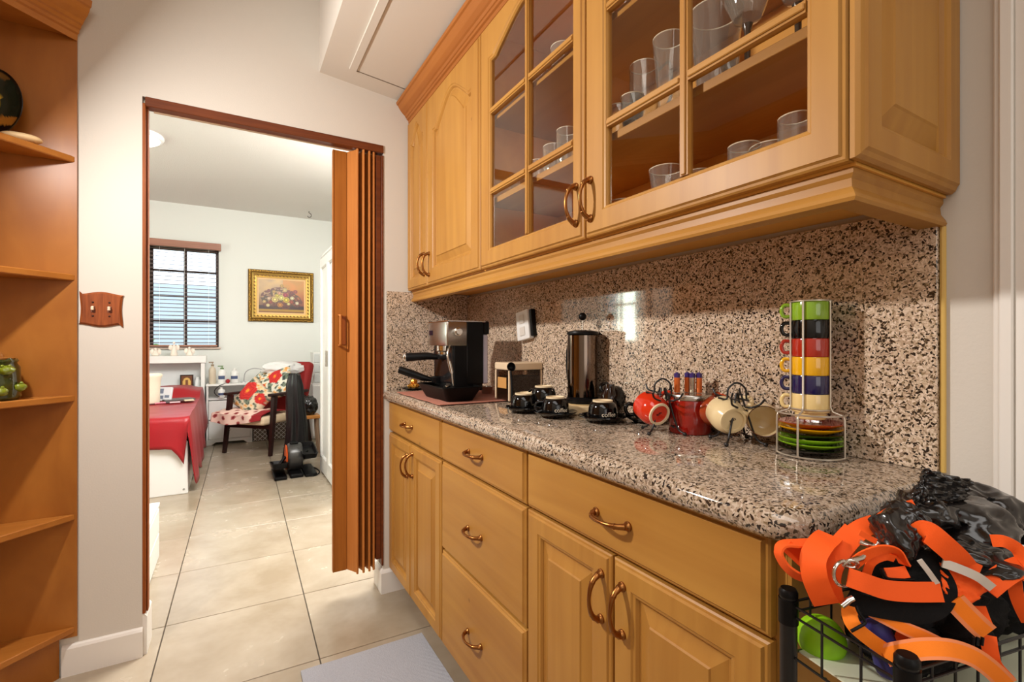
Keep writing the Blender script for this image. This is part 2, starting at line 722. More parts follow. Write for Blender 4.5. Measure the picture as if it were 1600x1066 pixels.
YELG = plain('yellow_glaze', rgb(240, 178, 18), 0.12, coat=0.5)
NAVYG = plain('navy_glaze', rgb(34, 26, 74), 0.12, coat=0.5)
WIRE = plain('silver_wire', rgb(206, 196, 180), 0.3, metal=0.7)
GLASS = glass_mat('window_pane_glass', refl=0.0)
DGLASS = glass_mat('cabinet_glass', (0.98, 0.97, 0.95, 1), refl=0.0, edge=1.9)
TUMB = glass_mat('drinking_glass', (0.985, 0.98, 0.97, 1), refl=0.03, edge=2.0, brighten=0.07)
SMOKE = glass_mat('smoky_plastic', (0.62, 0.50, 0.40, 1), refl=0.0, edge=1.2)
ORANGE = plain('orange_webbing', rgb(252, 92, 6), 0.75, bump=0.12, bscale=700)
ORANGE2 = plain('orange_bright', rgb(255, 132, 14), 0.75, bump=0.12, bscale=700)
PINKY = plain('orange_edge_stitch', rgb(244, 142, 88), 0.7)
GREYR = plain('reflective_tape', rgb(206, 196, 184), 0.4)
WHITE = plain('white_laminate', rgb(238, 236, 232), 0.35)
WHITEP = plain('white_plastic', rgb(236, 234, 230), 0.3)
REDC = plain('red_satin', rgb(156, 6, 22), 0.42, sheen=0.05, var=0.1, bscale=8)

# ------------------------------------------------------------------ room
XW = 1.03        # face of the wall behind the cabinets
ZC = 0.925       # worktop
YD = 2.20        # face of the wall with the doorway
HC = 2.75        # ceilings
YB = 6.70        # far wall of the bedroom

bm = B()
box(bm, -2.6, 1.6, -3.5, 7.0, -0.12, -0.006)
floor = struct('floor', bm, GROUT)
RZ = math.radians(-0.9)
tbm = bx(-0.2555, 0.2555, -0.2572, 0.2572, -0.010, 0.0, 0.0012)
tile0 = None
for i in range(-5, 4):
    for j in range(-10, 10):
        x, y = 0.0225 + 0.515 * i, 2.117 + 0.518 * j
        xx = x + 0.0157 * (y - 2.2)
        if xx < -2.6 or xx > 1.55 or y > 6.9:
            continue
        if tile0 is None:
            tile0 = obj('tile', tbm, TILE, floor)
            t = tile0
        else:
            t = tile0.copy()
            COL.objects.link(t)
        t.location = (xx, y - 0.0157 * x, 0)
        t.rotation_euler = (0, 0, RZ)

OX0, OX1, OZ = -0.283, 0.600, 2.045      # doorway
bm = B()
box(bm, -2.4, OX0, YD, YD + 0.12, 0, HC)
box(bm, OX1, 1.5, YD, YD + 0.12, 0, HC)
box(bm, OX0, OX1, YD, YD + 0.12, OZ, HC)
struct('wall_front', bm, WALL_W)
struct('wall_right', bx(XW, XW + 0.12, -3.3, YD, 0, HC), WALL_W)
struct('wall_left', bx(-1.37, -1.25, -3.3, YD, 0, HC), WALL_W)
struct('wall_rear', bx(-1.37, XW + 0.12, -3.42, -3.3, 0, HC), WALL_W)
struct('ceiling', bx(-1.37, XW + 0.12, -3.42, YD, HC, HC + 0.1), CEIL_K)
struct('ceiling', bx(-2.4, 1.5, YD, YB + 0.12, HC, HC + 0.1), CEIL_B)
# lowered ceiling over the cabinets, its underside falling a little towards the wall
bm = B()
SX0, SX1 = 0.325, XW
zz0, zz1 = 2.305, 2.233
pts = [(SX0, zz0), (SX1, zz1), (SX1, HC), (SX0, HC)]
a_ = [bm.verts.new((p[0], -3.3, p[1])) for p in pts]
b_ = [bm.verts.new((p[0], YD, p[1])) for p in pts]
bm.faces.new(a_)
bm.faces.new(b_[::-1])
for i in range(4):
    bm.faces.new((a_[i], a_[(i + 1) % 4], b_[(i + 1) % 4], b_[i]))
soffit = struct('ceiling', bm, CEIL_K)


def sof(x):
    return zz0 + (zz1 - zz0) * (x - SX0) / (SX1 - SX0)


def slab(bm, x0, x1, y0, y1, t):
    vs = []
    for x in (x0, x1):
        for y in (y0, y1):
            for k in (0.0, -t):
                vs.append(bm.verts.new((x, y, sof(x) + k)))
    for idx in ((0, 1, 3, 2), (4, 6, 7, 5), (0, 4, 5, 1), (2, 3, 7, 6), (0, 2, 6, 4), (1, 5, 7, 3)):
        bm.faces.new([vs[i] for i in idx])


hatch = thing('access_panel', 'white framed access hatch in the lowered ceiling over the cabinets', 'access panel', (0.55, 1.9, 2.28))
bm = B()
slab(bm, 0.425, 0.452, 1.20, 2.085, 0.008)
obj('frame_strip', bm, CEIL_K, hatch)
bm = B()
slab(bm, 0.455, 0.80, 1.20, 2.078, 0.003)
obj('hatch_board', bm, CEIL_K, hatch)
bm = B()
slab(bm, 0.448, 0.80, 2.079, 2.0825, 0.0045)
obj('joint_shadow_gap', bm, plain('dark_gap', rgb(120, 106, 90), 0.9), hatch)

# bedroom shell
WX0, WX1, WZ0, WZ1 = -0.80, -0.135, 1.095, 2.245
bm = B()
box(bm, -2.4, WX0, YB, YB + 0.12, 0, HC)
box(bm, WX1, 1.5, YB, YB + 0.12, 0, HC)
box(bm, WX0, WX1, YB, YB + 0.12, 0, WZ0)
box(bm, WX0, WX1, YB, YB + 0.12, WZ1, HC)
struct('wall_far', bm, WALL_B)
SY0, SY1, SZ0, SZ1 = 4.38, 5.02, 1.15, 2.15
bm = B()
box(bm, -2.4, -2.28, YD + 0.12, SY0, 0, HC)
box(bm, -2.4, -2.28, SY1, YB, 0, HC)
box(bm, -2.4, -2.28, SY0, SY1, 0, SZ0)
box(bm, -2.4, -2.28, SY0, SY1, SZ1, HC)
struct('wall_far_left', bm, WALL_B)
struct('wall_far_right', bx(1.4, 1.5, YD + 0.12, YB, 0, HC), WALL_B)

# baseboards
BBP = lambda h: [(0, 0), (0.014, 0), (0.014, h - 0.012), (0.009, h - 0.004), (0.004, h), (0, h)]
bm = B()
sweep(bm, BBP(0.105), [(-0.502, YD), (OX0 + 0.002, YD)])
struct('baseboard_left', bm, TRIM_W)
bm = B()
sweep(bm, BBP(0.150), [(OX0, YD + 0.001), (OX0, YD + 0.12)], caps=True)
struct('baseboard_left', bm, TRIM_W)
bm = B()
sweep(bm, BBP(0.105), [(OX1, YD + 0.12), (OX1, YD), (1.0, YD)])
struct('baseboard_right', bm, TRIM_W)
bm = B()
sweep(bm, BBP(0.09), [(-2.28, YB), (1.4, YB)])
struct('baseboard_far', bm, TRIM_W)

# door casing on the right-hand wall, at the edge of the frame
bm = B()
for (y0, y1, t) in ((0.262, 0.270, 0.010), (0.246, 0.262, 0.018), (0.205, 0.246, 0.013), (0.190, 0.205, 0.020)):
    box(bm, XW - t, XW, y0, y1, 0, 2.20, 0.002)
struct('trim_1', bm, TRIM_W)


def window(no, frame_bm, panes, muntins, mat):
    f = struct('window_%d' % no, frame_bm, mat)
    for p in panes:
        obj('pane', bx(*p), GLASS, f)
    for p in muntins:
        obj('muntin', bx(*p), mat, f)
    return f


WFR = plain('bronze_window_frame', rgb(58, 34, 26), 0.5)
bm = B()
y0, y1 = YB + 0.05, YB + 0.09
box(bm, WX0, WX0 + 0.03, y0, y1, WZ0, WZ1)
box(bm, WX1 - 0.03, WX1, y0, y1, WZ0, WZ1)
box(bm, WX0, WX1, y0, y1, WZ0, WZ0 + 0.03)
box(bm, WX0, WX1, y0, y1, WZ1 - 0.03, WZ1)
xm = (WX0 + WX1) / 2
zs = [1.40, 1.69, 1.98]
edges = [WZ0 + 0.03] + zs + [WZ1 - 0.03]
panes = []
for a, b in zip(edges[:-1], edges[1:]):
    panes.append((WX0 + 0.03, xm - 0.016, y0 + 0.018, y0 + 0.022, a, b))
    panes.append((xm + 0.016, WX1 - 0.03, y0 + 0.018, y0 + 0.022, a, b))
mun = [(xm - 0.016, xm + 0.016, y0 + 0.005, y1 - 0.005, WZ0 + 0.03, WZ1 - 0.03)] + [(WX0 + 0.03, WX1 - 0.03, y0 + 0.008, y1 - 0.008, z - 0.011, z + 0.011) for z in zs]
window(1, bm, panes, mun, WFR)
bm = B()
x0, x1 = -2.37, -2.33
box(bm, x0, x1, SY0, SY0 + 0.03, SZ0, SZ1)
box(bm, x0, x1, SY1 - 0.03, SY1, SZ0, SZ1)
box(bm, x0, x1, SY0, SY1, SZ0, SZ0 + 0.03)
box(bm, x0, x1, SY0, SY1, SZ1 - 0.03, SZ1)
ym = (SY0 + SY1) / 2
window(2, bm, [(x0 + 0.018, x0 + 0.022, SY0 + 0.03, ym - 0.015, SZ0 + 0.03, SZ1 - 0.03), (x0 + 0.018, x0 + 0.022, ym + 0.015, SY1 - 0.03, SZ0 + 0.03, SZ1 - 0.03)],
       [(x0 + 0.008, x1 - 0.008, ym - 0.015, ym + 0.015, SZ0 + 0.03, SZ1 - 0.03), (x0 + 0.01, x1 - 0.01, SY0 + 0.03, SY1 - 0.03, 1.63, 1.66)], WFR)

# sill
struct('trim_2', bx(WX0 - 0.02, WX1 + 0.02, YB - 0.03, YB + 0.05, WZ0 - 0.02, WZ0 + 0.002, 0.004), plain('pink_stone_sill', rgb(206, 184, 170), 0.4))

# outside: lawn, neighbour's wall, shrubs
single('lawn', bx(-16, 12, 7.2, 30, -0.3, -0.02), plain('lawn', rgb(120, 160, 80), 0.9, var=0.3, bscale=3), 'green lawn outside the bedroom windows', 'lawn', (0, 12, 0))
single('garden_wall', bx(-1.6, 3.0, 12.0, 12.3, 0, 2.35), plain('garden_wall', rgb(184, 190, 208), 0.9, var=0.05, bscale=2), 'pale blue grey wall seen through the bedroom blind', 'wall', (0.7, 12, 0))
LEAF = plain('leaves', rgb(134, 172, 96), 0.7, var=0.5, bscale=4)


def bush(x, y, z, r, label):
    t = thing('garden_shrub', label, 'shrub', (x, y, 0))
    bm = B()
    rnd = random.Random(int(x * 10 + 50))
    for k in range(420):
        a, b, q = rnd.uniform(0, 2 * PI), rnd.uniform(-1, 1), r * rnd.uniform(0.6, 1.0) ** 0.5
        c = V((x + q * math.cos(a) * math.sqrt(1 - b * b), y + 0.5 * q * math.sin(a), z + q * b * 1.1))
        M = Matrix.Translation(c) @ Matrix.Rotation(rnd.uniform(0, PI), 4, 'X') @ Matrix.Rotation(rnd.uniform(0, PI), 4, 'Y')
        vs = [bm.verts.new(M @ V(p)) for p in ((-0.09, 0, 0), (0, -0.045, 0.01), (0.09, 0, 0), (0, 0.045, 0.01))]
        bm.faces.new(vs)
    obj('foliage', bm, LEAF, t, kind='stuff', recalc=False)
    bm = B()
    tube(bm, [(x, y, 0), (x + 0.03, y, z * 0.5), (x, y, z)], [0.05, 0.04, 0.02])
    obj('stem', bm, plain('bark', rgb(90, 70, 50), 0.9), t)


bush(-1.95, 9.6, 1.1, 0.95, 'leafy green shrub outside the bedroom window behind the blind')
bush(-4.6, 8.6, 1.7, 1.3, 'big leafy shrub outside the side window of the bedroom')
bush(-5.0, 5.5, 1.7, 1.3, 'tall shrub seen mirrored in the granite splashback')

# ------------------------------------------------------------------ joinery
def Mx(x, sgn=-1):
    """a face at x = const looking along -x (u = y, v = z, d = out of the face)"""
    return lambda u, v, d: V((x + sgn * d, u, v))


def My(y):
    """a face at y = const looking along -y (u = x)"""
    return lambda u, v, d: V((u, y - d, v))


def loop(u0, u1, v0, v1, arch=0.0, n=30):
    L = [(u0, v0), (u1, v0)]
    for k in range(n + 1):
        s = 1 - 2 * k / n
        u = (u0 + u1) / 2 + s * (u1 - u0) / 2
        v = v1
        if arch:
            q = abs(s)
            f = 0.0 if q > 0.80 else 0.12 + 0.88 * (0.5 * (1 - (q / 0.8) ** 2) ** 0.8 + 0.25 * (1 + math.cos(PI * q / 0.8)))
            v = v1 - arch + arch * f
        L.append((u, v))
    return L


def rings(bm, M, lst, fill_last=True, close_back=False):
    R = []
    for lp, d in lst:
        R.append([bm.verts.new(M(u, v, d)) for u, v in lp])
    for A, C in zip(R[:-1], R[1:]):
        n = len(A)
        for i in range(n):
            j = (i + 1) % n
            bm.faces.new((A[i], A[j], C[j], C[i]))
    if fill_last:
        bm.faces.new(R[-1])
    if close_back:
        n = len(R[0])
        for i in range(n):
            j = (i + 1) % n
            bm.faces.new((R[-1][i], R[-1][j], R[0][j], R[0][i]))


def handle(M, u, v, parent, L=0.088, vertical=False, r=0.0042):
    """arched antique-copper bow pull on two rosette feet"""
    P = (lambda s, d: M(u, v + s, d)) if vertical else (lambda s, d: M(u + s, v, d))
    bm = B()
    pts = []
    for k in range(13):
        s = -1 + k / 6
        pts.append(P(s * L / 2, 0.007 + 0.024 * (1 - s * s) ** 0.6))
    rs = [0.0062 if k in (0, 12) else 0.0046 + 0.0010 * math.cos(k / 12 * 2 * PI) for k in range(13)]
    tube(bm, pts, rs, 10)
    for s in (-1, 1):
        tube(bm, [P(s * L / 2, 0), P(s * L / 2, 0.003), P(s * L / 2, 0.006), P(s * L / 2, 0.012)], [0.0092, 0.0092, 0.0066, 0.0055], 14)
    for s in (-0.72, 0.72):
        k = (1 - s * s) ** 0.6
        tube(bm, [P((s - 0.03) * L / 2, 0.007 + 0.024 * k), P((s + 0.03) * L / 2, 0.007 + 0.024 * k)], 0.0058, 10)
    return obj('handle', bm, BRASS, parent, smooth=40)


def drawer_front(M, u0, u1, v0, v1, parent, mat=None, hu=None, hv=None, vis=True):
    t = 0.020
    bm = B()
    q = lambda i: loop(u0 + i, u1 - i, v0 + i, v1 - i, 0, 2)
    rings(bm, M, [(q(0), 0.0), (q(0), t - 0.008), (q(0.003), t - 0.0055), (q(0.006), t - 0.005), (q(0.010), t)], True)
    bm.faces.new([bm.verts.new(M(a, b, 0)) for a, b in q(0)])
    d = obj('drawer', bm, mat or MAPLE_H, parent)
    M2 = lambda a, b, c: M(a, b, c + t)
    if vis:
        handle(M2, (u0 + u1) / 2 if hu is None else hu, (v0 + v1) / 2 if hv is None else hv, d)
    return d


def door(M, u0, u1, v0, v1, parent, arch=0.0, fr=0.055, hu=None, hv=None, glass=None, name='door', t=0.020, frb=None):
    bm = B()
    o = lambda i: loop(u0 + i, u1 - i, v0 + i, v1 - i)
    frb = frb or fr
    q = lambda i: loop(u0 + fr + i, u1 - fr - i, v0 + frb + i, v1 - frb * 0.9 - i, arch)
    lst = [(o(0), 0.0), (o(0), t - 0.007), (o(0.003), t - 0.0045), (o(0.007), t - 0.004), (o(0.010), t), (q(-0.006), t), (q(-0.003), t - 0.003), (q(0.002), t - 0.004), (q(0.006), t - 0.010)]
    if glass:
        lst.append((q(0.006), 0.0))
        rings(bm, M, lst, False, True)
    else:
        lst.append((q(0.006), 0.002))
        rings(bm, M, lst, False, False)
        bm.faces.new([bm.verts.new(M(a, b, 0.001)) for a, b in o(0.001)])
    d = obj(name, bm, MAPLE_V, parent)
    if not glass:
        bm = B()
        rings(bm, M, [(q(0.006), t - 0.011), (q(0.009), t - 0.0125), (q(0.012), t - 0.0125), (q(0.036), t - 0.0035), (q(0.0385), t - 0.0005), (q(0.041), t - 0.0005)], True)
        obj('door_panel', bm, MAPLE_V, d)
    if hu is not None:
        handle(lambda a, b, c: M(a, b, c + t), hu, hv, d, vertical=True)
    return d


# base cabinets
XB = 0.622
MB_ = Mx(XB + 0.020)
ZB0, ZB1 = 0.108, 0.880
YE = 0.372


def carcass(parent, y0, y1, side=None):
    bm = B()
    box(bm, XB + 0.0215, XW - 0.002, y0, y1, ZB0, ZB1)
    obj('carcass', bm, MAPLE_V, parent)
    bm = B()
    box(bm, XB + 0.09, XB + 0.105, y0, y1, 0.0, ZB0)
    obj('toe_kick', bm, plain('toe_kick', rgb(150, 96, 44), 0.6), parent)


c1 = thing('base_cabinet', 'maple base cabinet by the doorway with one drawer over two narrow doors', 'cabinet', (0.8, 1.88, 0), 'maple base cabinets')
carcass(c1, 1.5585, 2.196)
drawer_front(MB_, 1.563, 2.194, 0.742, 0.878, c1, hu=1.905, hv=0.806)
door(MB_, 1.888, 2.194, 0.110, 0.733, c1, fr=0.052, hu=1.918, hv=0.640)
door(MB_, 1.563, 1.884, 0.110, 0.733, c1, fr=0.052, hu=1.855, hv=0.655)
c2 = thing('base_cabinet', 'maple base cabinet in the middle with three stacked drawers', 'cabinet', (0.8, 1.28, 0), 'maple base cabinets')
carcass(c2, 1.0045, 1.5575)
drawer_front(MB_, 1.009, 1.553, 0.742, 0.878, c2, hu=1.285, hv=0.812)
drawer_front(MB_, 1.009, 1.553, 0.438, 0.734, c2, hu=1.29, hv=0.578)
drawer_front(MB_, 1.009, 1.553, 0.110, 0.430, c2, hu=1.29, hv=0.264)
c3 = thing('base_cabinet', 'widest maple base cabinet nearest the camera, long drawer over two doors', 'cabinet', (0.8, 0.69, 0), 'maple base cabinets')
carcass(c3, YE, 1.0035)
drawer_front(MB_, 0.386, 1.000, 0.742, 0.880, c3, hu=0.693, hv=0.808)
door(MB_, 0.698, 1.000, 0.110, 0.735, c3, hu=0.723, hv=0.648)
door(MB_, 0.386, 0.692, 0.110, 0.735, c3, hu=0.664, hv=0.648)
bm = bx(XB + 0.0215, XW - 0.002, YE - 0.006, YE - 0.0005, 0.0, ZB1)
obj('end_panel', bm, MAPLE_V, c3)

# worktop: granite with a full bullnose on the front and the free end
CX0, CY0 = 0.597, 0.328
outline = [(XW - 0.001, YD - 0.001), (CX0, YD - 0.001)]
rr = 0.06
for k in range(9):
    a = PI + k / 8 * PI / 2
    outline.append((CX0 + rr + rr * math.cos(a), CY0 + rr + rr * math.sin(a)))
outline.append((XW - 0.001, CY0))
prof_in = []
bm = B()
lev = []
T = ZC - ZB1 - 0.001
for k in range(9):
    a = -PI / 2 + k / 8 * PI
    lev.append((0.5 * T * (1 - math.cos(a)), ZB1 + 0.001 + T / 2 + T / 2 * math.sin(a)))
cc = V(((XW + CX0) / 2, (YD + CY0) / 2))
R = []
for ins, z in lev:
    ring = []
    for p in outline:
        x = p[0] + (ins if p[0] < XW - 0.01 else 0) * (1 if p[0] < CX0 + rr else 0)
        y = p[1] + (ins if p[1] < CY0 + rr else 0)
        if p[0] < CX0 + rr and p[1] < CY0 + rr:
            c = V((CX0 + rr, CY0 + rr))
            d = (V(p) - c).normalized() * (rr - ins)
            x, y = c.x + d.x, c.y + d.y
        ring.append(bm.verts.new((x, y, z)))
    R.append(ring)
n = len(outline)
for A, C in zip(R[:-1], R[1:]):
    for i in range(n):
        bm.faces.new((A[i], A[(i + 1) % n], C[(i + 1) % n], C[i]))
bm.faces.new(R[0][::-1])
bm.faces.new(R[-1])
single('worktop', bm, GRANITE_T, 'long pink and beige speckled granite worktop with rounded edge', 'worktop', (0.8, 1.2, ZB1), smooth=50)

# splashbacks
ZS = 1.380
XS = XW - 0.014
bm = bx(XS, XW - 0.0005, 0.337, YD - 0.001, ZC + 0.0005, 1.37, 0.001)
single('splashback', bm, GRANITE, 'long granite splashback on the wall under the wall cabinets', 'splashback', (XS, 1.2, ZC))
bm = bx(0.612, XS - 0.001, YD - 0.014, YD - 0.0005, ZC + 0.0005, ZS, 0.001)
single('splashback', bm, GRANITE, 'short granite splashback on the wall beside the doorway', 'splashback', (0.8, YD, ZC))
bm = B()
tube(bm, [(XW - 0.004, 0.3325, ZC), (XW - 0.004, 0.3325, 1.335)], 0.0045, 8)
single('sealant_bead', bm, plain('yellowed_sealant', rgb(216, 178, 96), 0.5), 'yellowed sealant bead down the free end of the splashback', 'sealant', (XW, 0.333, ZC))

# wall cabinets
XU = 0.709
MU = Mx(XU + 0.020)
ZU0, ZU1 = 1.386, 2.168
YU = 0.327
YU2 = 0.312


def box_open(parent, y0, y1, shelves=()):
    """cabinet box, open at the front: back, top, bottom, two sides"""
    x0, x1 = XU + 0.0215, XW - 0.002
    bm = B()
    box(bm, x0, x1, y0, y1, ZU0 - 0.004, ZU0 + 0.014)
    box(bm, x0, x1, y0, y1, ZU1, ZU1 + 0.06)
    box(bm, x0, x1, y0, y0 + 0.016, ZU0 + 0.0141, ZU1 - 0.0001)
    box(bm, x0, x1, y1 - 0.016, y1, ZU0 + 0.0141, ZU1 - 0.0001)
    box(bm, x1 - 0.012, x1, y0 + 0.0161, y1 - 0.0161, ZU0 + 0.0141, ZU1 - 0.0001)
    obj('carcass', bm, MAPLE_IN_LIT, parent)
    for z in shelves:
        obj('shelf', bx(x0 + 0.006, x1 - 0.013, y0 + 0.017, y1 - 0.017, z - 0.018, z, 0.001), MAPLE_H, parent)


u1 = thing('wall_cabinet', 'maple wall cabinet beside the doorway wall with two solid arched doors', 'cabinet', (0.87, 1.8, ZU0), 'maple wall cabinets')
box_open(u1, 1.4325, 2.196)
door(MU, 1.934, 2.194, ZU0, ZU1, u1, arch=0.075, fr=0.052, hu=1.962, hv=1.478)
door(MU, 1.437, 1.930, ZU0, ZU1, u1, arch=0.095, fr=0.068, hu=1.903, hv=1.470)
u2 = thing('wall_cabinet', 'maple wall cabinet with two glazed doors and glassware on its shelves', 'cabinet', (0.87, 0.87, ZU0), 'maple wall cabinets')
ZSH1, ZSH2 = 1.612, 1.880
box_open(u2, YU + 0.002, 1.4315, (ZSH1, ZSH2))


def glass_door(u0, u1, g0, g1, um, arch, hu):
    fr = 0.001
    t = 0.020
    v0, v1 = ZU0, ZU1
    gv0, gv1 = 1.447, 2.12
    bm = B()
    o = lambda i: loop(u0 + i, u1 - i, v0 + i, v1 - i)
    q = lambda i: loop(g0 + i, g1 - i, gv0 + i, gv1 - i, arch)
    rings(bm, MU, [(o(0), 0.0), (o(0), t - 0.007), (o(0.003), t - 0.0045), (o(0.007), t - 0.004), (o(0.010), t), (q(-0.010), t), (q(-0.007), t - 0.003), (q(-0.003), t - 0.004), (q(0.0), t - 0.009), (q(0), 0.0)], False, True)
    d = obj('glass_door', bm, MAPLE_V, u2)
    zb = [1.626, 1.882]
    es = [gv0 - 0.004] + zb + [gv1 - 0.004]
    # vertical bar and cross bars with a bead on their face
    bm = B()
    box(bm, XU + 0.004, XU + 0.018, um - 0.009, um + 0.009, gv0, gv1 - 0.004)
    box(bm, XU + 0.0005, XU + 0.0045, um - 0.005, um + 0.005, gv0 + 0.001, gv1 - 0.005, 0.0015)
    obj('muntin', bm, MAPLE_V, d)
    for z in zb:
        for (a, b) in ((g0, um - 0.0091), (um + 0.0091, g1)):
            bm = B()
            box(bm, XU + 0.004, XU + 0.018, a, b, z - 0.009, z + 0.009)
            box(bm, XU + 0.0005, XU + 0.0045, a + 0.001, b - 0.001, z - 0.005, z + 0.005, 0.0015)
            obj('muntin', bm, MAPLE_H, d)
    for (a, b) in ((g0 - 0.002, um), (um, g1 + 0.002)):
        for z0, z1 in zip(es[:-1], es[1:]):
            obj('glass_pane', bx(XU + 0.0125, XU + 0.0145, a + 0.0003, b - 0.0003, z0 + 0.0003, z1 - 0.0003), DGLASS, d)
    handle(lambda a, b, c: MU(a, b, c + t), hu, 1.470, d, vertical=True)
    return d


glass_door(0.889, 1.430, 0.934, 1.362, 1.143, 0.075, 0.915)
glass_door(0.331, 0.884, 0.386, 0.811, 0.602, 0.075, 0.861)
# panelled end facing the camera
ME = My(YU)
bm = B()
o = lambda i: loop(XU + 0.0005 + i, XW - 0.004, ZU0 + i, ZU1 + 0.02)
q = lambda i: loop(0.768 + i, 0.983 - i, 1.440 + i, 2.11 - i)
rings(bm, ME, [(o(0), 0.0), (o(0), 0.006), (o(0.004), 0.011), (o(0.010), 0.013), (o(0.014), 0.016), (q(-0.008), 0.016), (q(-0.004), 0.012), (q(0), 0.010), (q(0.003), 0.003)], False)
ep = obj('end_panel', bm, MAPLE_V, u2)
bm = B()
rings(bm, ME, [(q(0.003), 0.004), (q(0.008), 0.002), (q(0.034), 0.012), (q(0.037), 0.014)], True)
obj('raised_panel', bm, MAPLE_V, ep)

# light rail under and crown over the wall cabinets
cor = [(0.0, ZU0 - 0.0045), (0.0, ZU0 - 0.012), (-0.004, ZU0 - 0.018), (-0.003, ZU0 - 0.030), (0.003, ZU0 - 0.040), (0.005, ZU0 - 0.046), (0.003, ZU0 - 0.051), (-0.030, ZU0 - 0.051), (-0.032, ZU0 - 0.0045)]
bm = B()
sweep(bm, [(o_ - 0.003, z) for o_, z in cor], [(0.729, YD - 0.001), (0.729, 0.330), (XW - 0.001, 0.330)])
# the sweep turns round the cabinet: out is to the right of travel
single('light_rail', bm, MAPLE_H, 'maple moulding running along the bottom of the wall cabinets', 'moulding', (0.729, 1.2, 1.33))
CR = [(0, 2.160), (0.004, 2.160), (0.006, 2.172), (0.010, 2.174), (0.012, 2.186), (0.018, 2.189), (0.020, 2.196), (0.024, 2.198), (0.028, 2.206), (0.034, 2.210), (0.046, 2.222), (0.055, 2.234), (0.060, 2.244), (0.066, 2.247), (0.069, 2.257), (0.0, 2.257)]
bm = B()
sweep(bm, [(o_ - 0.018, z) for o_, z in CR], [(XU, YD - 0.001), (XU, YU2), (XW - 0.001, YU2)])
single('crown_moulding', bm, CROWN, 'stepped maple crown moulding along the top of the wall cabinets', 'moulding', (0.70, 1.2, 2.16))

# ------------------------------------------------------------------ corner shelf unit on the left
CXR, CYR = -0.463, YD - 0.002          # right-hand end of the 45 degree front
SL = 0.43
CXL, CYL = CXR - SL, CYR - SL
su = thing('corner_shelf_unit', 'orange maple open corner shelf unit with a slanted front on the left', 'shelf unit', (-0.75, 2.1, 0))
XLW = -1.249


def diag(in_, x_in=0.0):
    """plan outline of a board cut at 45 degrees, front set back by in_"""
    k = in_ * math.sqrt(2)
    return [(CXR - k, CYR - 0.006), (CXL, CYL - 0.0 + k) if False else (CXL - 0.0, CYL + k), (CXL, CYL + k), (XLW, CYL + k), (XLW, CYR - 0.006)]


def board(in_, z0, z1, mat, name, bev=0.0):
    k = in_ * math.sqrt(2)
    pts = [(CXR - k, CYR - 0.007), (CXL, CYL - 0.007 + k), (XLW, CYL - 0.007 + k), (XLW, CYR - 0.007)]
    bm = B()
    prism(bm, pts, z0, z1, bev, 1)
    return obj(name, bm, mat, su)


obj('back_panel', bx(XLW, CXR + 0.001, CYR - 0.0065, CYR, 0.13, 2.30), SHELF, su)
for z in (0.166, 0.553, 0.962, 1.378, 1.785):
    board(0.004, z - 0.022, z, SHELF_E, 'shelf', 0.003)
board(0.004, 2.196, 2.216, SHELF_E, 'top_board')
k = 0.03 * math.sqrt(2)
board(0.032, 0.0, 0.143, SHELF, 'plinth')
# crown: turned along the slanted front, then returned along the side run
bm = B()
CRL = [(o_ * 1.0, z + 0.030) for o_, z in [(0.0, 2.166), (0.003, 2.166), (0.005, 2.186), (0.012, 2.190), (0.014, 2.200), (0.020, 2.204), (0.024, 2.214), (0.030, 2.218), (0.036, 2.228), (0.040, 2.232), (0.052, 2.244), (0.060, 2.256), (0.064, 2.266), (0.070, 2.270), (0.074, 2.290), (0.0, 2.290)]]
e = 0.0
sweep(bm, [(a, b - 0.012) for a, b in CRL], [(CXL, 0.3), (CXL, CYL), (CXR + e, CYR - 0.007)])
obj('crown_moulding', bm, SHELF_E, su)
# the tall glazed run that continues along the left wall
sr = thing('tall_cabinet', 'tall glazed maple cabinet along the left wall, seen mirrored in the door glass', 'cabinet', (-1.06, 1.0, 0))
x0, x1 = XLW, CXL - 0.022
bm = B()
box(bm, x0, x1, 0.30, CYL - 0.009, 0.10, 2.18)
obj('carcass', bm, MAPLE_V, sr)
bm = B()
box(bm, x0, x1 - 0.05, 0.30, CYL - 0.009, 0.0, 0.0995)
obj('plinth', bm, MAPLE_V, sr)
ML = Mx(x1, 1)
for k in range(3):
    a, b = 0.305 + k * 0.484, 0.305 + (k + 1) * 0.484 - 0.004
    door(ML, a, b, 0.12, 1.08, sr, hu=b - 0.03, hv=0.98)
    door(ML, a, b, 1.09, 2.17, sr, hu=b - 0.03, hv=1.2, arch=0.08)

# things on the left shelves
pl = thing('decorative_plate', 'black and yellow painted oval plate standing on the upper left shelf', 'plate', (-0.64, 2.13, 1.785))
bm = B()
Mp = Matrix.Translation((-0.655, 2.150, 1.904)) @ Matrix.Rotation(math.radians(80), 4, 'X') @ Matrix.Diagonal((0.62, 1.0, 1, 1))
lathe(bm, [(0, -0.004), (0.06, -0.004), (0.098, 0.004), (0.114, 0.012), (0.117, 0.014), (0.114, 0.016), (0.095, 0.008), (0.06, 0.001), (0.0, 0.001)], 48, Mp)
rim = obj('dish', bm, vcol_mat('painted_plate', 0.12), pl, smooth=50)


def plate_col(co):
    q = Mp.inverted() @ (co + ORIG[rim])
    r = math.hypot(q.x, q.y)
    if r > 0.108:
        return (30, 22, 14)
    if q.y < -0.072:
        return (20, 14, 16)
    if q.y < -0.04:
        return (176, 112, 40)
    if math.hypot(q.x + 0.03, q.y - 0.01) < 0.055:
        return (206, 168, 44)
    if q.y > 0.085:
        return (120, 84, 40)
    return (34, 42, 30)


bmx = B()
bmx.from_mesh(rim.data)
bmesh.ops.subdivide_edges(bmx, edges=bmx.edges, cuts=3, use_grid_fill=True)
bmx.to_mesh(rim.data)
bmx.free()
paint(rim, plate_col)
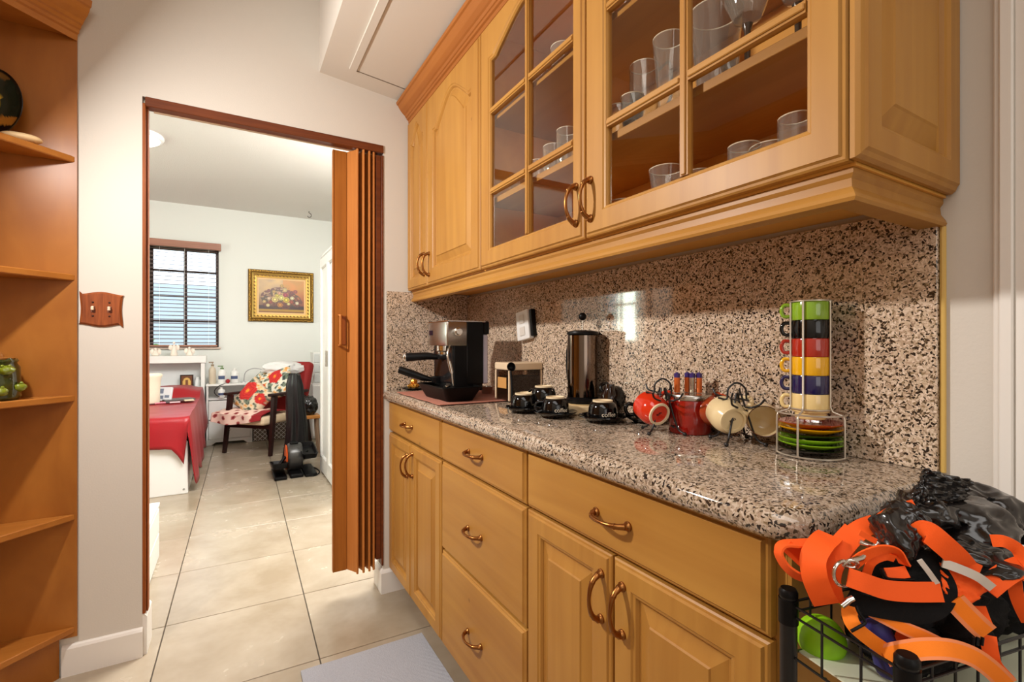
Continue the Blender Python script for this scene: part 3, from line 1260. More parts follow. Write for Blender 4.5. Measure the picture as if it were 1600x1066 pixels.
# stone disc beside it
bm = B()
lump(bm, (0, 0, 0), 0.052, 0.032, 0.0150, 0.05, 1.5, 3, 4)
c = at(40, 208, 1.70)
bmesh.ops.translate(bm, verts=bm.verts, vec=(-0.585, 2.128, 1.8005))
single('flat_stone', bm, plain('pale_stone', rgb(240, 208, 158), 0.5), 'flat cream oval stone on the upper left shelf', 'ornament', (-0.585, 2.128, 1.785), smooth=60)
# green sculpted jar
jr = thing('sculpted_jar', 'dark green and brown glazed jar of frogs on the left shelf', 'jar', (-0.655, 2.09, 0.962))
JAR = plain('mottled_green_glaze', rgb(52, 58, 20), 0.15, coat=0.6, var=0.7, bscale=35)
bm = B()
lathe(bm, [(0, 0), (0.046, 0), (0.054, 0.01), (0.055, 0.06), (0.050, 0.10), (0.043, 0.115), (0.047, 0.121), (0.042, 0.127), (0.038, 0.121), (0.036, 0.08), (0, 0.08)], 28)
for v in bm.verts:
    v.co *= 1 + 0.07 * noise.noise(v.co * 60)
bmesh.ops.translate(bm, verts=bm.verts, vec=(-0.634, 2.112, 0.9625))
obj('body', bm, JAR, jr, smooth=60)
for k, (a, z) in enumerate(((-0.9, 0.095), (-1.9, 0.07), (-0.2, 0.04), (-1.2, 0.03))):
    bm = B()
    c = V((-0.634 + 0.052 * math.cos(a), 2.112 + 0.052 * math.sin(a), 0.9625 + z))
    lump(bm, c, 0.020, 0.016, 0.014, 0.2, 2, 3, k)
    for s in (-1, 1):
        lump(bm, c + V((s * 0.008, -0.006, 0.013)), 0.005, 0.005, 0.005, 0, 2, 2, k)
    obj('frog', bm, plain('frog_green', rgb(120, 132, 30), 0.15, coat=0.5, var=0.3, bscale=80), jr, smooth=60)
bm = B()
bmesh.ops.create_icosphere(bm, subdivisions=2, radius=0.016)
lathe(bm, [(0, -0.012), (0.038, -0.010), (0.040, -0.004), (0.02, 0.0), (0, 0.002)], 24)
bmesh.ops.translate(bm, verts=bm.verts, vec=(-0.634, 2.112, 1.098))
obj('lid', bm, plain('jar_lid', rgb(150, 96, 44), 0.25, coat=0.5, var=0.5, bscale=60), jr, smooth=60)

# ------------------------------------------------------------------ doorway: jamb strips, track, folding door
ds = thing('door_track', 'dark brown wooden track and jamb strips lining the doorway', 'door frame', (0.15, 2.22, 0))
obj('track', bx(OX0 + 0.009, OX1 - 0.001, YD - 0.006, YD + 0.040, 2.010, 2.0445, 0.002), OAK_HD, ds)
obj('track_lip', bx(OX0 + 0.030, OX1 - 0.02, YD + 0.034, YD + 0.042, 2.006, 2.0098), plain('pale_metal_lip', rgb(214, 184, 150), 0.35, metal=0.6), ds)
obj('jamb_strip', bx(OX0 + 0.0005, OX0 + 0.010, YD - 0.004, YD + 0.05, 0.152, 2.020, 0.002), OAK_DK, ds)
obj('jamb_strip', bx(OX0 + 0.0105, OX0 + 0.016, YD + 0.012, YD + 0.045, 0.152, 2.009, 0.002), OAK_DK, ds)
obj('jamb_strip', bx(OX1 - 0.010, OX1 - 0.0005, YD - 0.004, YD + 0.05, 0.125, 2.000, 0.002), OAK_HD, ds)
obj('jamb_strip', bx(OX1 - 0.034, OX1 - 0.0105, YD + 0.004, YD + 0.112, 0.155, 2.000, 0.002), OAK_HD, ds)

fd = thing('folding_door', 'accordion door of reddish wooden slats pushed to the right of the doorway', 'door', (0.48, 2.25, 0.11))
ZF0, ZF1 = 0.118, 2.006


def leaf(name, p, q, t, mat, z0=ZF0, z1=ZF1, parent=fd):
    p, q = V((p[0], p[1], 0)), V((q[0], q[1], 0))
    d = (q - p).normalized()
    nn = V((-d.y, d.x, 0)) * t / 2
    bm = B()
    prism(bm, [(p - nn)[:2], (q - nn)[:2], (q + nn)[:2], (p + nn)[:2]], z0, z1, 0.0015, 1)
    return obj(name, bm, mat, parent)


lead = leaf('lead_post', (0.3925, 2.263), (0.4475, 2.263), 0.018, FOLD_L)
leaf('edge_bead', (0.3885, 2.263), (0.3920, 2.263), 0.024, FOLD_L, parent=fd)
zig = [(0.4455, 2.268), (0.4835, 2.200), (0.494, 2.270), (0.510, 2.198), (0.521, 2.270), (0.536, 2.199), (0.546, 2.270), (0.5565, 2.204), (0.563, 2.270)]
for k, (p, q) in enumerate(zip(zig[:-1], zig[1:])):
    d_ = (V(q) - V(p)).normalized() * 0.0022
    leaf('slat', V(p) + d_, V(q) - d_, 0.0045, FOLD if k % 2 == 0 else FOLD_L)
for k, (xx, yy) in enumerate(zig[1:-1]):
    bm = B()
    tube(bm, [(xx, yy, ZF0 - 0.004), (xx, yy, ZF1 + 0.002)], 0.0052, 8)
    obj('hinge_strip', bm, FOLD, fd)
# loop handle on the lead post
bm = B()
hy = 2.2525
pp = [(0.415, hy, 1.268), (0.415, hy - 0.030, 1.264), (0.415, hy - 0.034, 1.25), (0.415, hy - 0.034, 1.15), (0.415, hy - 0.030, 1.136), (0.415, hy, 1.132)]
tube(bm, smooth_path(pp, 5), 0.0055, 8)
obj('handle', bm, FOLD, fd, 'pale wooden bow handle', smooth=50)
obj('latch_plate', bx(0.424, 0.444, hy - 0.004, hy + 0.0005, 1.135, 1.265, 0.001), OAK_DK, fd)

# switch plate
sp = thing('switch_plate', 'wavy-edged wooden plate with two cream toggle switches beside the doorway', 'light switch', (-0.398, YD, 1.26))
bm = B()
cx, cz, hw, hh = -0.3975, 1.2605, 0.062, 0.062
out = []
for side in range(4):
    for k in range(12):
        t = -1 + 2 * k / 12
        b_ = 0.86 + 0.14 * (t * t) if True else 1
        wv = 0.92 + 0.08 * math.cos(PI * t) if side in (0, 2) else 0.93 - 0.03 * math.cos(PI * t)
        p = (t, -wv) if side == 0 else (wv, t) if side == 1 else (-t, wv) if side == 2 else (-wv, -t)
        out.append(p)
vs = [bm.verts.new((cx + p[0] * hw, YD - 0.0005, cz + p[1] * hh)) for p in out]
vs2 = [bm.verts.new((cx + p[0] * hw, YD - 0.004, cz + p[1] * hh)) for p in out]
vs3 = [bm.verts.new((cx + p[0] * hw * 0.90, YD - 0.009, cz + p[1] * hh * 0.90)) for p in out]
n = len(out)
for A, C in ((vs, vs2), (vs2, vs3)):
    for i in range(n):
        bm.faces.new((A[i], A[(i + 1) % n], C[(i + 1) % n], C[i]))
bm.faces.new(vs3)
obj('plate', bm, SWITCH_W, sp)
for s in (-1, 1):
    x = cx + s * 0.0225
    obj('toggle_slot', bx(x - 0.006, x + 0.006, YD - 0.0105, YD - 0.0088, cz - 0.011, cz + 0.011, 0.0005), plain('slot', rgb(120, 66, 44), 0.6), sp)
    bm = bx(x - 0.004, x + 0.004, YD - 0.020, YD - 0.0105, cz - 0.004, cz + 0.010, 0.0015)
    obj('toggle', bm, plain('toggle_cream', rgb(240, 214, 186), 0.4), sp)
    for q in (-1, 1):
        bm = B()
        lathe(bm, [(0.0035, 0), (0.003, 0.0015), (0, 0.002)], 10, Matrix.Translation((x, YD - 0.0088, cz + q * 0.024)) @ Matrix.Rotation(PI / 2, 4, 'X'))
        obj('screw', bm, plain('screw_brown', rgb(60, 30, 18), 0.4, metal=0.6), sp)

# floor mat
bm = B()
pts = [(0.205, 1.806), (0.640, 1.796), (0.640, 0.95), (0.205, 0.95)]
grid(bm, 40, 60, lambda u, v: V((0.205 + 0.435 * u, 1.80 - 0.85 * v, 0.012 + 0.0012 * math.sin(u * 130) * math.sin(v * 190) + 0.001 * noise.noise(V((u * 5, v * 9, 0))))))
bmesh.ops.recalc_face_normals(bm, faces=bm.faces)
km = single('floor_mat', bm, plain('grey_mat', rgb(158, 158, 164), 0.95, bump=1.0, bscale=220, var=0.12), 'pale grey ribbed mat on the tiles in front of the drawers', 'mat', (0.42, 1.4, 0.0))
mo = km.modifiers.new('thick', 'SOLIDIFY')
mo.thickness = 0.009
mo.offset = -1

# ------------------------------------------------------------------ on the worktop
# woven mat under the coffee machine
bm = B()
grid(bm, 30, 22, lambda u, v: V((0.615 + 0.40 * u, 1.545 + 0.50 * v, ZC + 0.0035 + 0.0008 * math.sin(v * 120))))
mt = single('counter_mat', bm, plain('woven_mat', rgb(176, 112, 92), 0.9, bump=0.8, bscale=300, var=0.25), 'reddish brown woven mat under the coffee machine', 'mat', (0.8, 1.8, ZC))
mo = mt.modifiers.new('thick', 'SOLIDIFY')
mo.thickness = 0.0025
mo.offset = -1
ZM = ZC + 0.0045

# espresso machine: front towards -x
em = thing('espresso_machine', 'steel and black espresso machine standing on the woven mat', 'coffee machine', (0.76, 1.73, ZM))
ya, yb = 1.632, 1.838
obj('body', bx(0.722, 0.845, ya + 0.002, yb - 0.002, ZM + 0.030, 1.205, 0.006, 2), BLACK, em)
bm = B()
pts = [(0.775, ya)]
for k in range(13):
    a = -PI / 2 + k / 12 * PI
    pts.append((0.700 - 0.009 * math.cos(a), (ya + yb) / 2 + (yb - ya) / 2 * math.sin(a)))
pts.append((0.775, yb))
prism(bm, pts, 1.132, 1.221, 0.002)
obj('head', bm, STEEL, em, 'brushed steel head with display and steam knob', smooth=30)
bm = B()
pts2 = [(0.855, ya)] + pts[1:-1] + [(0.855, yb)]
prism(bm, [(0.855, ya - 0.001), (0.70, ya - 0.001), (0.70, yb + 0.001), (0.855, yb + 0.001)], 1.2215, 1.227, 0.001, 1)
obj('cup_warmer', bm, CHROME, em)
obj('side_panel', bx(0.776, 0.846, ya - 0.001, yb + 0.001, 0.985, 1.2212, 0.003), BLACK, em)
obj('water_tank', bx(0.8465, 0.868, ya + 0.004, yb - 0.004, 0.985, 1.175, 0.004), plain('tank_grey', rgb(190, 182, 196), 0.25), em)
obj('tank_lid', bx(0.8465, 0.872, ya + 0.0, yb, 1.1755, 1.226, 0.004), BLACK, em)
obj('display', bx(0.6905, 0.6945, 1.765, 1.805, 1.172, 1.192, 0.001), plain('display_blue_black', rgb(24, 22, 40), 0.1), em)
bm = B()
tube(bm, [(0.735, ya - 0.001, 1.184), (0.735, ya - 0.012, 1.184), (0.735, ya - 0.014, 1.184), (0.735, ya - 0.026, 1.184)], [0.016, 0.016, 0.012, 0.011], 20)
obj('steam_knob', bm, CHROME, em, smooth=40)
# group head, column and tray
bm = B()
lathe(bm, [(0, 1.131), (0.034, 1.131), (0.034, 1.112), (0.028, 1.108), (0.028, 1.098), (0, 1.098)], 28, Matrix.Translation((0.742 - 0.012, 1.735, 0)))
obj('group_head', bm, CHROME, em, smooth=40)
bm = B()
lathe(bm, [(0, 1.0975), (0.031, 1.0975), (0.033, 1.092), (0.031, 1.082), (0.012, 1.074), (0.008, 1.060), (0, 1.060)], 28, Matrix.Translation((0.730, 1.735, 0)))
tube(bm, [(0.705, 1.742, 1.088), (0.665, 1.755, 1.092), (0.600, 1.775, 1.088), (0.588, 1.779, 1.087)], [0.010, 0.0145, 0.0165, 0.0165], 14)
ph = obj('portafilter', bm, BLACK, em, smooth=50)
bm = B()
tube(bm, [(0.5875, 1.779, 1.087), (0.583, 1.7805, 1.087), (0.579, 1.782, 1.087)], [0.0172, 0.0172, 0.013], 16)
obj('end_cap', bm, CHROME, ph, smooth=50)
obj('column', bx(0.720, 0.7755, ya + 0.012, yb - 0.012, 0.985, 1.1315, 0.008, 2), plain('dark_gloss_column', rgb(30, 27, 27), 0.12), em)
bm = B()
tube(bm, smooth_path([(0.715, ya + 0.016, 1.131), (0.706, ya + 0.010, 1.118), (0.700, ya + 0.004, 1.095), (0.705, ya - 0.004, 1.060), (0.712, ya - 0.008, 1.030)], 5), 0.0042, 10)
wd = obj('steam_wand', bm, CHROME, em, smooth=50)
bm = B()
tube(bm, [(0.703, ya - 0.002, 1.075), (0.711, ya - 0.0085, 1.034)], [0.0075, 0.0065], 12)
tube(bm, [(0.711, ya - 0.0085, 1.036), (0.715, ya - 0.011, 0.985)], 0.003, 8)
obj('froth_tube', bm, STEEL, wd, smooth=50)


def tray(bm, x0, x1, y0, y1, z0, z1, tp, wall=0.004, r=0.02):
    """tapered open tray with rounded corners"""
    def ring(ins, z):
        pts = []
        X0, X1, Y0, Y1 = x0 + ins, x1 - ins, y0 + ins, y1 - ins
        for cx_, cy_, a0_ in ((X1 - r, Y1 - r, 0), (X0 + r, Y1 - r, PI / 2), (X0 + r, Y0 + r, PI), (X1 - r, Y0 + r, 3 * PI / 2)):
            for k in range(5):
                a = a0_ + k / 4 * PI / 2
                pts.append(bm.verts.new((cx_ + r * math.cos(a), cy_ + r * math.sin(a), z)))
        return pts
    R = [ring(tp, z0), ring(0.002, z1 - 0.006), ring(0, z1 - 0.003), ring(0, z1), ring(wall, z1), ring(wall + tp * 0.9, z0 + wall)]
    for A, C in zip(R[:-1], R[1:]):
        n_ = len(A)
        for i in range(n_):
            bm.faces.new((A[i], A[(i + 1) % n_], C[(i + 1) % n_], C[i]))
    bm.faces.new(R[0][::-1])
    bm.faces.new(R[-1])


bm = B()
tray(bm, 0.652, 0.806, 1.552, 1.842, ZM, 0.984, 0.026, 0.005)
dt = obj('drip_tray', bm, plain('tray_black', rgb(6, 6, 6), 0.5, spec=0.15), em, smooth=40)
bm = B()
for k in range(9):
    x = 0.672 + k * 0.0055
    box(bm, x, x + 0.002, 1.60, 1.80, 0.966, 0.969)
box(bm, 0.668, 0.722, 1.598, 1.802, 0.963, 0.9655)
obj('grate', bm, plain('tray_grate', rgb(40, 38, 38), 0.25, metal=0.8), em)
bm = B()
tube(bm, [(0.668, 1.585, 0.984), (0.690, 1.60, 0.989), (0.70, 1.64, 0.988)], [0.005, 0.007, 0.005], 10)
obj('tray_clip', bm, STEEL, em, smooth=50)
bm = B()
tube(bm, [(0.700, 1.800, 0.996), (0.670, 1.815, 1.004), (0.625, 1.845, 1.022), (0.590, 1.868, 1.036)], [0.008, 0.013, 0.0155, 0.015], 12)
lathe(bm, [(0, -0.012), (0.026, -0.012), (0.030, 0.010), (0.028, 0.012), (0.024, -0.006), (0, -0.006)], 22, Matrix.Translation((0.722, 1.785, 0.9975)))
single('spare_portafilter', bm, BLACK, 'spare black portafilter lying on the drip tray, handle raised', 'coffee tool', (0.70, 1.80, 0.985), smooth=50)

em.location = em.location + V((-0.012, 0.018, 0))
spf = bpy.data.objects['spare_portafilter']
spf.location = spf.location + V((-0.012, 0.018, 0))

# black dish with wrapped sweets at the left end
dish = thing('sweet_dish', 'small black dish at the left end of the worktop', 'dish', (0.69, 2.07, ZC))
bm = B()
lathe(bm, [(0, 0.0045), (0.035, 0.0045), (0.055, 0.012), (0.058, 0.013), (0.055, 0.017), (0.034, 0.009), (0, 0.009)], 30, Matrix.Translation((0.715, 2.115, ZC)))
obj('dish_body', bm, BLACKG, dish, smooth=50)
GOLD = plain('gold_foil', rgb(214, 150, 60), 0.25, metal=0.8, bump=0.6, bscale=200)
for k, (a, b, c_) in enumerate(((-0.012, 0.0, 0.022), (0.012, 0.008, 0.022), (0.0, -0.014, 0.022), (0.0, 0.0, 0.042))):
    bm = B()
    lump(bm, (0.715 + a, 2.115 + b, ZC + c_), 0.015, 0.013, 0.012, 0.35, 3, 3, k, ridge=True)
    single('wrapped_sweet', bm, GOLD, ['gold wrapped sweet lying in the black dish, left one', 'gold wrapped sweet lying in the black dish, right one', 'gold wrapped sweet lying in the black dish, nearest one', 'gold wrapped sweet on top of the others in the black dish'][k], 'sweet', (0.715 + a, 2.115 + b, ZC + c_ - 0.01), 'wrapped sweets in the black dish', smooth=40)

# small steel bowl behind the machine
bm = B()
lathe(bm, [(0, 0.001), (0.020, 0.001), (0.028, 0.030), (0.0285, 0.031), (0.0265, 0.031), (0.019, 0.004), (0, 0.004)], 26, Matrix.Translation((0.925, 1.80, ZM)))
single('filter_basket', bm, STEEL, 'small round steel filter cup between the machine and the canister', 'cup', (0.925, 1.80, ZM), smooth=50)

# canister of ground coffee
cn = thing('coffee_canister', 'rectangular clear canister of dark coffee with a cream lid', 'canister', (0.95, 1.60, ZC))
cx0, cx1, cy0, cy1 = 0.870, 1.012, 1.515, 1.620
COF = plain('ground_coffee', rgb(44, 24, 14), 0.9, bump=0.8, bscale=200)
obj('coffee', bx(cx0 + 0.004, cx1 - 0.004, cy0 + 0.004, cy1 - 0.004, ZM + 0.003, ZM + 0.088), COF, cn)
obj('clear_body', bx(cx0, cx1, cy0, cy1, ZM, ZM + 0.112, 0.006, 2), SMOKE, cn)
LIDC = plain('cream_lid', rgb(232, 206, 172), 0.35)
obj('lid', bx(cx0 - 0.003, cx1 + 0.003, cy0 - 0.003, cy1 + 0.003, ZM + 0.1125, ZM + 0.140, 0.005, 2), LIDC, cn)
obj('seal', bx(cx0 + 0.001, cx1 - 0.001, cy0 + 0.001, cy1 - 0.001, ZM + 0.1121, ZM + 0.1124), BLACK, cn)
for (a, b) in ((cx0 - 0.002, cy0 - 0.002), (cx1 - 0.006, cy0 - 0.002), (cx0 - 0.002, cy1 - 0.006)):
    obj('corner_post', bx(a, a + 0.008, b, b + 0.008, ZM, ZM + 0.1120, 0.002), LIDC, cn)
obj('paper_label', bx(cx0 - 0.0012, cx0 - 0.0002, cy0 + 0.02, cy1 - 0.02, ZM + 0.045, ZM + 0.085), plain('amber_label', rgb(206, 150, 84), 0.6), cn)
bm = B()
sx, sy = 0.862, 1.478
tube(bm, [(sx, sy, ZM - 0.001), (sx + 0.004, sy + 0.012, ZC + 0.07), (sx + 0.006, sy + 0.022, ZC + 0.115)], [0.0045, 0.0045, 0.004], 8)
lathe(bm, [(0.0005, -0.013), (0.010, -0.008), (0.015, 0.0), (0.0165, 0.008), (0.0155, 0.008), (0.013, 0.0), (0.008, -0.006), (0.0005, -0.010)], 20,
      Matrix.Translation((sx + 0.006, sy + 0.024, ZC + 0.130)) @ Matrix.Rotation(math.radians(75), 4, 'X'))
single('coffee_scoop', bm, BLACK, 'black plastic coffee scoop leaning on the front of the canister', 'scoop', (sx, sy, ZC), smooth=50)

# wall outlet plate, tilted
oc = thing('wall_outlet', 'white wall outlet cover hanging askew on the granite splashback', 'outlet', (XS - 0.001, 1.62, 1.21))
Mo = Matrix.Translation((XS - 0.010, 1.622, 1.212)) @ Matrix.Rotation(math.radians(-8), 4, 'X')
bm = B()
box(bm, -0.016, 0.009, -0.045, 0.045, -0.058, 0.058, 0.004, M=Mo, seg=2)
obj('cover_plate', bm, WHITEP, oc)
for z in (-0.024, 0.024):
    bm = B()
    box(bm, -0.0185, -0.0165, -0.018, 0.018, z - 0.017, z + 0.017, 0.0015, M=Mo)
    obj('socket', bm, plain('socket_face', rgb(222, 214, 204), 0.35), oc)
bm = B()
box(bm, -0.009, 0.012, -0.062, -0.046, -0.050, 0.055, 0.002, M=Mo)
obj('dark_gap_box', bm, BLACK, oc)

# french press on a cream box
cb = thing('cream_box', 'low cream box under the french press', 'box', (0.94, 1.185, ZC))
bm = B()
Mc = Matrix.Translation((0.945, 1.185, ZC + 0.0007)) @ Matrix.Rotation(math.radians(-30), 4, 'Z')
box(bm, -0.066, 0.050, -0.060, 0.055, 0, 0.026, 0.003, M=Mc)
obj('tray_body', bm, plain('cream_card', rgb(222, 196, 152), 0.4), cb)
bm = B()
lathe(bm, [(0, 0), (0.04, 0), (0.04, 0.0015), (0, 0.0015)], 24, Mc @ Matrix.Translation((-0.005, -0.005, 0.0262)))
obj('round_pad', bm, plain('pad_cream', rgb(206, 176, 124), 0.5), cb)
fp = thing('french_press', 'tall cylindrical french press in dark polished steel with a black ball knob', 'coffee press', (0.958, 1.203, ZC + 0.0285))
px_, py_, pz = 0.958, 1.203, ZC + 0.0285
MP = Matrix.Translation((px_, py_, pz))
DST = plain('dark_mirror_steel', rgb(120, 104, 92), 0.10, metal=1.0)
bm = B()
lathe(bm, [(0, 0), (0.050, 0), (0.053, 0.004), (0.053, 0.012), (0.048, 0.016), (0.048, 0.020), (0, 0.020)], 36, MP)
obj('base_ring', bm, BLACK, fp, smooth=40)
bm = B()
lathe(bm, [(0, 0.0205), (0.047, 0.0205), (0.047, 0.212), (0.045, 0.214), (0, 0.214)], 40, MP)
obj('beaker', bm, DST, fp, smooth=40)
bm = B()
lathe(bm, [(0, 0.2145), (0.049, 0.2145), (0.050, 0.218), (0.048, 0.224), (0.03, 0.228), (0, 0.229)], 36, MP)
obj('lid', bm, BLACK, fp, smooth=40)
bm = B()
tube(bm, [MP @ V((0, 0, 0.229)), MP @ V((0, 0, 0.262))], 0.0028, 8)
obj('plunger_rod', bm, CHROME, fp, smooth=50)
bm = B()
bmesh.ops.create_uvsphere(bm, u_segments=20, v_segments=12, radius=0.0125)
bmesh.ops.transform(bm, matrix=MP @ Matrix.Translation((0, 0, 0.272)), verts=bm.verts)
obj('knob', bm, BLACK, fp, smooth=60)
bm = B()
hd = V((math.cos(1.45), math.sin(1.45), 0))
tube(bm, smooth_path([MP @ (hd * 0.047 + V((0, 0, 0.19))), MP @ (hd * 0.078 + V((0, 0, 0.185))), MP @ (hd * 0.090 + V((0, 0, 0.14))), MP @ (hd * 0.082 + V((0, 0, 0.07))), MP @ (hd * 0.048 + V((0, 0, 0.05)))], 5), 0.008, 10)
obj('handle', bm, BLACK, fp, smooth=50)
bm = B()
lathe(bm, [(0, 0), (0.022, 0), (0.026, 0.006), (0.026, 0.060), (0.016, 0.078), (0.014, 0.092), (0, 0.094)], 28, Matrix.Translation((0.984, 1.105, ZC + 0.001)))  # dark glossy solid added for the dark form beside the press
dj = single('dark_shape', bm, plain('dark_brown_gloss', rgb(34, 16, 10), 0.08, coat=0.4), 'small dark brown jar right of the french press by the wall', 'jar', (0.984, 1.105, ZC), smooth=40)

# black espresso cups upside down on saucers
PROF_CUP = [(0, 0.0), (0.0385, 0.0), (0.0400, 0.002), (0.0400, 0.018), (0.0385, 0.030), (0.0345, 0.042), (0.0290, 0.047), (0.0275, 0.0472)]
RIM = [(0.0275, 0.0472), (0.0275, 0.0515), (0.0245, 0.052), (0.0235, 0.050), (0.0235, 0.0475), (0, 0.0475)]


def espresso_cup():
    t = thing('espresso_cup', 'x', 'cup', (0, 0, 0), 'black espresso cups on the worktop')
    bm = B()
    lathe(bm, PROF_CUP, 36)
    bm2 = B()
    obj('cup_body', bm, BLACKG, t, smooth=50)
    bm2.free()
    bm = B()
    lathe(bm, RIM, 32)
    obj('foot_ring', bm, CREAMR, t, 'bare cream foot ring', smooth=40)
    bm = B()
    tube(bm, smooth_path([(0.037, 0, 0.010), (0.053, 0, 0.008), (0.059, 0, 0.020), (0.053, 0, 0.034), (0.034, 0, 0.036)], 5), 0.0042, 8)
    obj('handle', bm, BLACKG, t, smooth=50)
    return t


def saucer(c, label, r=0.066):
    bm = B()
    k = r / 0.066
    lathe(bm, [(0, 0.001), (0.034 * k, 0.001), (0.040 * k, 0.004), (0.062 * k, 0.014), (0.066 * k, 0.017), (0.0655 * k, 0.019), (0.060 * k, 0.018), (0.038 * k, 0.0095), (0.03 * k, 0.008), (0, 0.008)], 40, Matrix.Translation(c))
    return single('saucer', bm, BLACKG, label, 'saucer', c, 'black saucers under the espresso cups', smooth=50)


CP = (0.880, 1.017)
BP = (0.817, 1.152)
AP = (0.790, 1.284)
saucer((AP[0], AP[1], ZC), 'black saucer under the leftmost upturned espresso cup', 0.060)
saucer((BP[0], BP[1], ZC), 'black saucer in the middle of the three front ones', 0.064)
saucer((CP[0], CP[1], ZC), 'black saucer nearest the camera, under the largest looking cup', 0.066)
ec = espresso_cup()
ec.location = (AP[0], AP[1], ZC + 0.0085)
ec['label'] = 'upturned black espresso cup on the leftmost saucer'
ec.rotation_euler = (0, 0, -0.6)
e2 = dup(ec, (BP[0], BP[1], ZC + 0.0085), 2.6, 'upturned black espresso cup with white lettering on the middle saucer')
e3 = dup(ec, (CP[0], CP[1], ZC + 0.0085), 0.6, 'upturned black espresso cup with white lettering on the nearest saucer')
e4 = dup(ec, (0.862, 1.372, ZC + 0.0005), 0.3, 'upturned black espresso cup behind the leftmost cup')
e5 = dup(ec, (0.850, 1.262, ZC + 0.0305), 1.9, 'upturned black espresso cup left of the french press base')
saucer((0.850, 1.262, ZC + 0.0008 - 0.0), 'black saucer beside the cream box', 0.055)
single('coaster', bx(0.827, 0.873, 1.239, 1.285, ZC + 0.0195, ZC + 0.0300, 0.003), BLACK, 'small black block between saucer and cup left of the press', 'coaster', (0.850, 1.262, ZC + 0.0195))
LETT = plain('white_lettering', rgb(236, 220, 196), 0.5)


def curved_text(body, size, par, a, z, r):
    # lettering wrapped round the cup wall, cup upturned so the word is small and low
    M = Matrix.Rotation(a, 4, 'Z') @ Matrix.Translation((r, 0, z)) @ Matrix.Rotation(PI / 2, 4, 'Z') @ Matrix.Rotation(PI / 2, 4, 'X')
    o = text_mesh('lettering', body, size, Matrix(), LETT, par)
    for v in o.data.vertices:
        x, y, zz = v.co
        aa = a + x / r
        rr_ = r + 0.0004 + zz
        v.co = V((rr_ * math.cos(aa), rr_ * math.sin(aa), z + y))
    return o


for e, rz, po in ((e2, 2.6, BP), (e3, 0.6, CP)):
    d = math.atan2(-po[1], -po[0])
    curved_text('coffee', 0.017, e, d - rz + 0.45, 0.016, 0.0402)


def mug(name, label, body_mat, in_mat, M, R=0.036, H=0.070, group=None, foot=None, word=None, rim=None, ha=0.0):
    """M places the upright mug (z up = opening)"""
    c = M @ V((0, 0, 0))
    t = thing(name, label, 'mug', c, group)
    bm = B()
    pr = [(0, 0.003), (R * 0.60, 0.003), (R * 0.62, 0.0), (R * 0.74, 0.0), (R * 0.78, 0.004), (R * 0.95, H * 0.20), (R * 1.04, H * 0.45), (R * 1.02, H * 0.75), (R * 0.98, H * 0.985)]
    lathe(bm, pr, 40, M)
    obj('mug_body', bm, body_mat, t, smooth=50)
    bm = B()
    lathe(bm, [(R * 0.98, H * 0.985), (R * 0.965, H), (R * 0.93, H * 0.985)], 40, M)
    obj('mug_rim', bm, rim or body_mat, t, smooth=50)
    bm = B()
    lathe(bm, [(R * 0.93, H * 0.985), (R * 0.96, H * 0.6), (R * 0.92, H * 0.25), (R * 0.7, H * 0.09), (0, H * 0.07)], 40, M)
    obj('mug_inside', bm, in_mat, t, smooth=50)
    bm = B()
    hp = smooth_path([(R * 1.0, 0, H * 0.82), (R * 1.45, 0, H * 0.86), (R * 1.72, 0, H * 0.58), (R * 1.45, 0, H * 0.25), (R * 0.98, 0, H * 0.24)], 6)
    tube(bm, hp, 0.0052, 10)
    bmesh.ops.transform(bm, matrix=M @ Matrix.Rotation(ha, 4, 'Z'), verts=bm.verts)
    obj('handle', bm, body_mat, t, smooth=50)
    if foot:
        bm = B()
        lathe(bm, [(R * 0.60, 0.0031), (R * 0.615, -0.0006), (R * 0.75, -0.0006), (R * 0.77, 0.003)], 40, M)
        obj('foot_ring', bm, foot, t, 'pale unglazed foot ring', smooth=40)
    if word:
        text_mesh('base_mark', word, 0.009, M @ Matrix.Translation((0, 0, 0.0024)) @ Matrix.Rotation(PI, 4, 'X') @ Matrix.Rotation(1.4, 4, 'Z'), plain('mark_ink', rgb(70, 30, 22), 0.6), t)
    return t


def orient(c, zdir, roll=0.0):
    z = V(zdir).normalized()
    x = V((0, 0, 1)).cross(z).normalized()
    y = z.cross(x)
    M = Matrix((x, y, z)).transposed().to_4x4()
    return Matrix.Translation(c) @ M @ Matrix.Rotation(roll, 4, 'Z')


# one cup tipped over behind the nearest one and one on a saucer behind
mug('espresso_cup', 'black espresso cup tipped on its side behind the nearest cup, cream inside', BLACKG, CREAM, orient(at(968, 612, 1.475), (-0.75, -0.1, -0.62), 2.0), 0.033, 0.050)
saucer((0.975, 0.955, ZC), 'black saucer half hidden behind the red mug', 0.055)
mug('espresso_cup', 'small black cup with a round handle between nearest cup and red mug', BLACKG, CREAM, Matrix.Translation((0.975, 0.955, ZC + 0.0085)) @ Matrix.Rotation(2.55, 4, 'Z'), 0.030, 0.048)


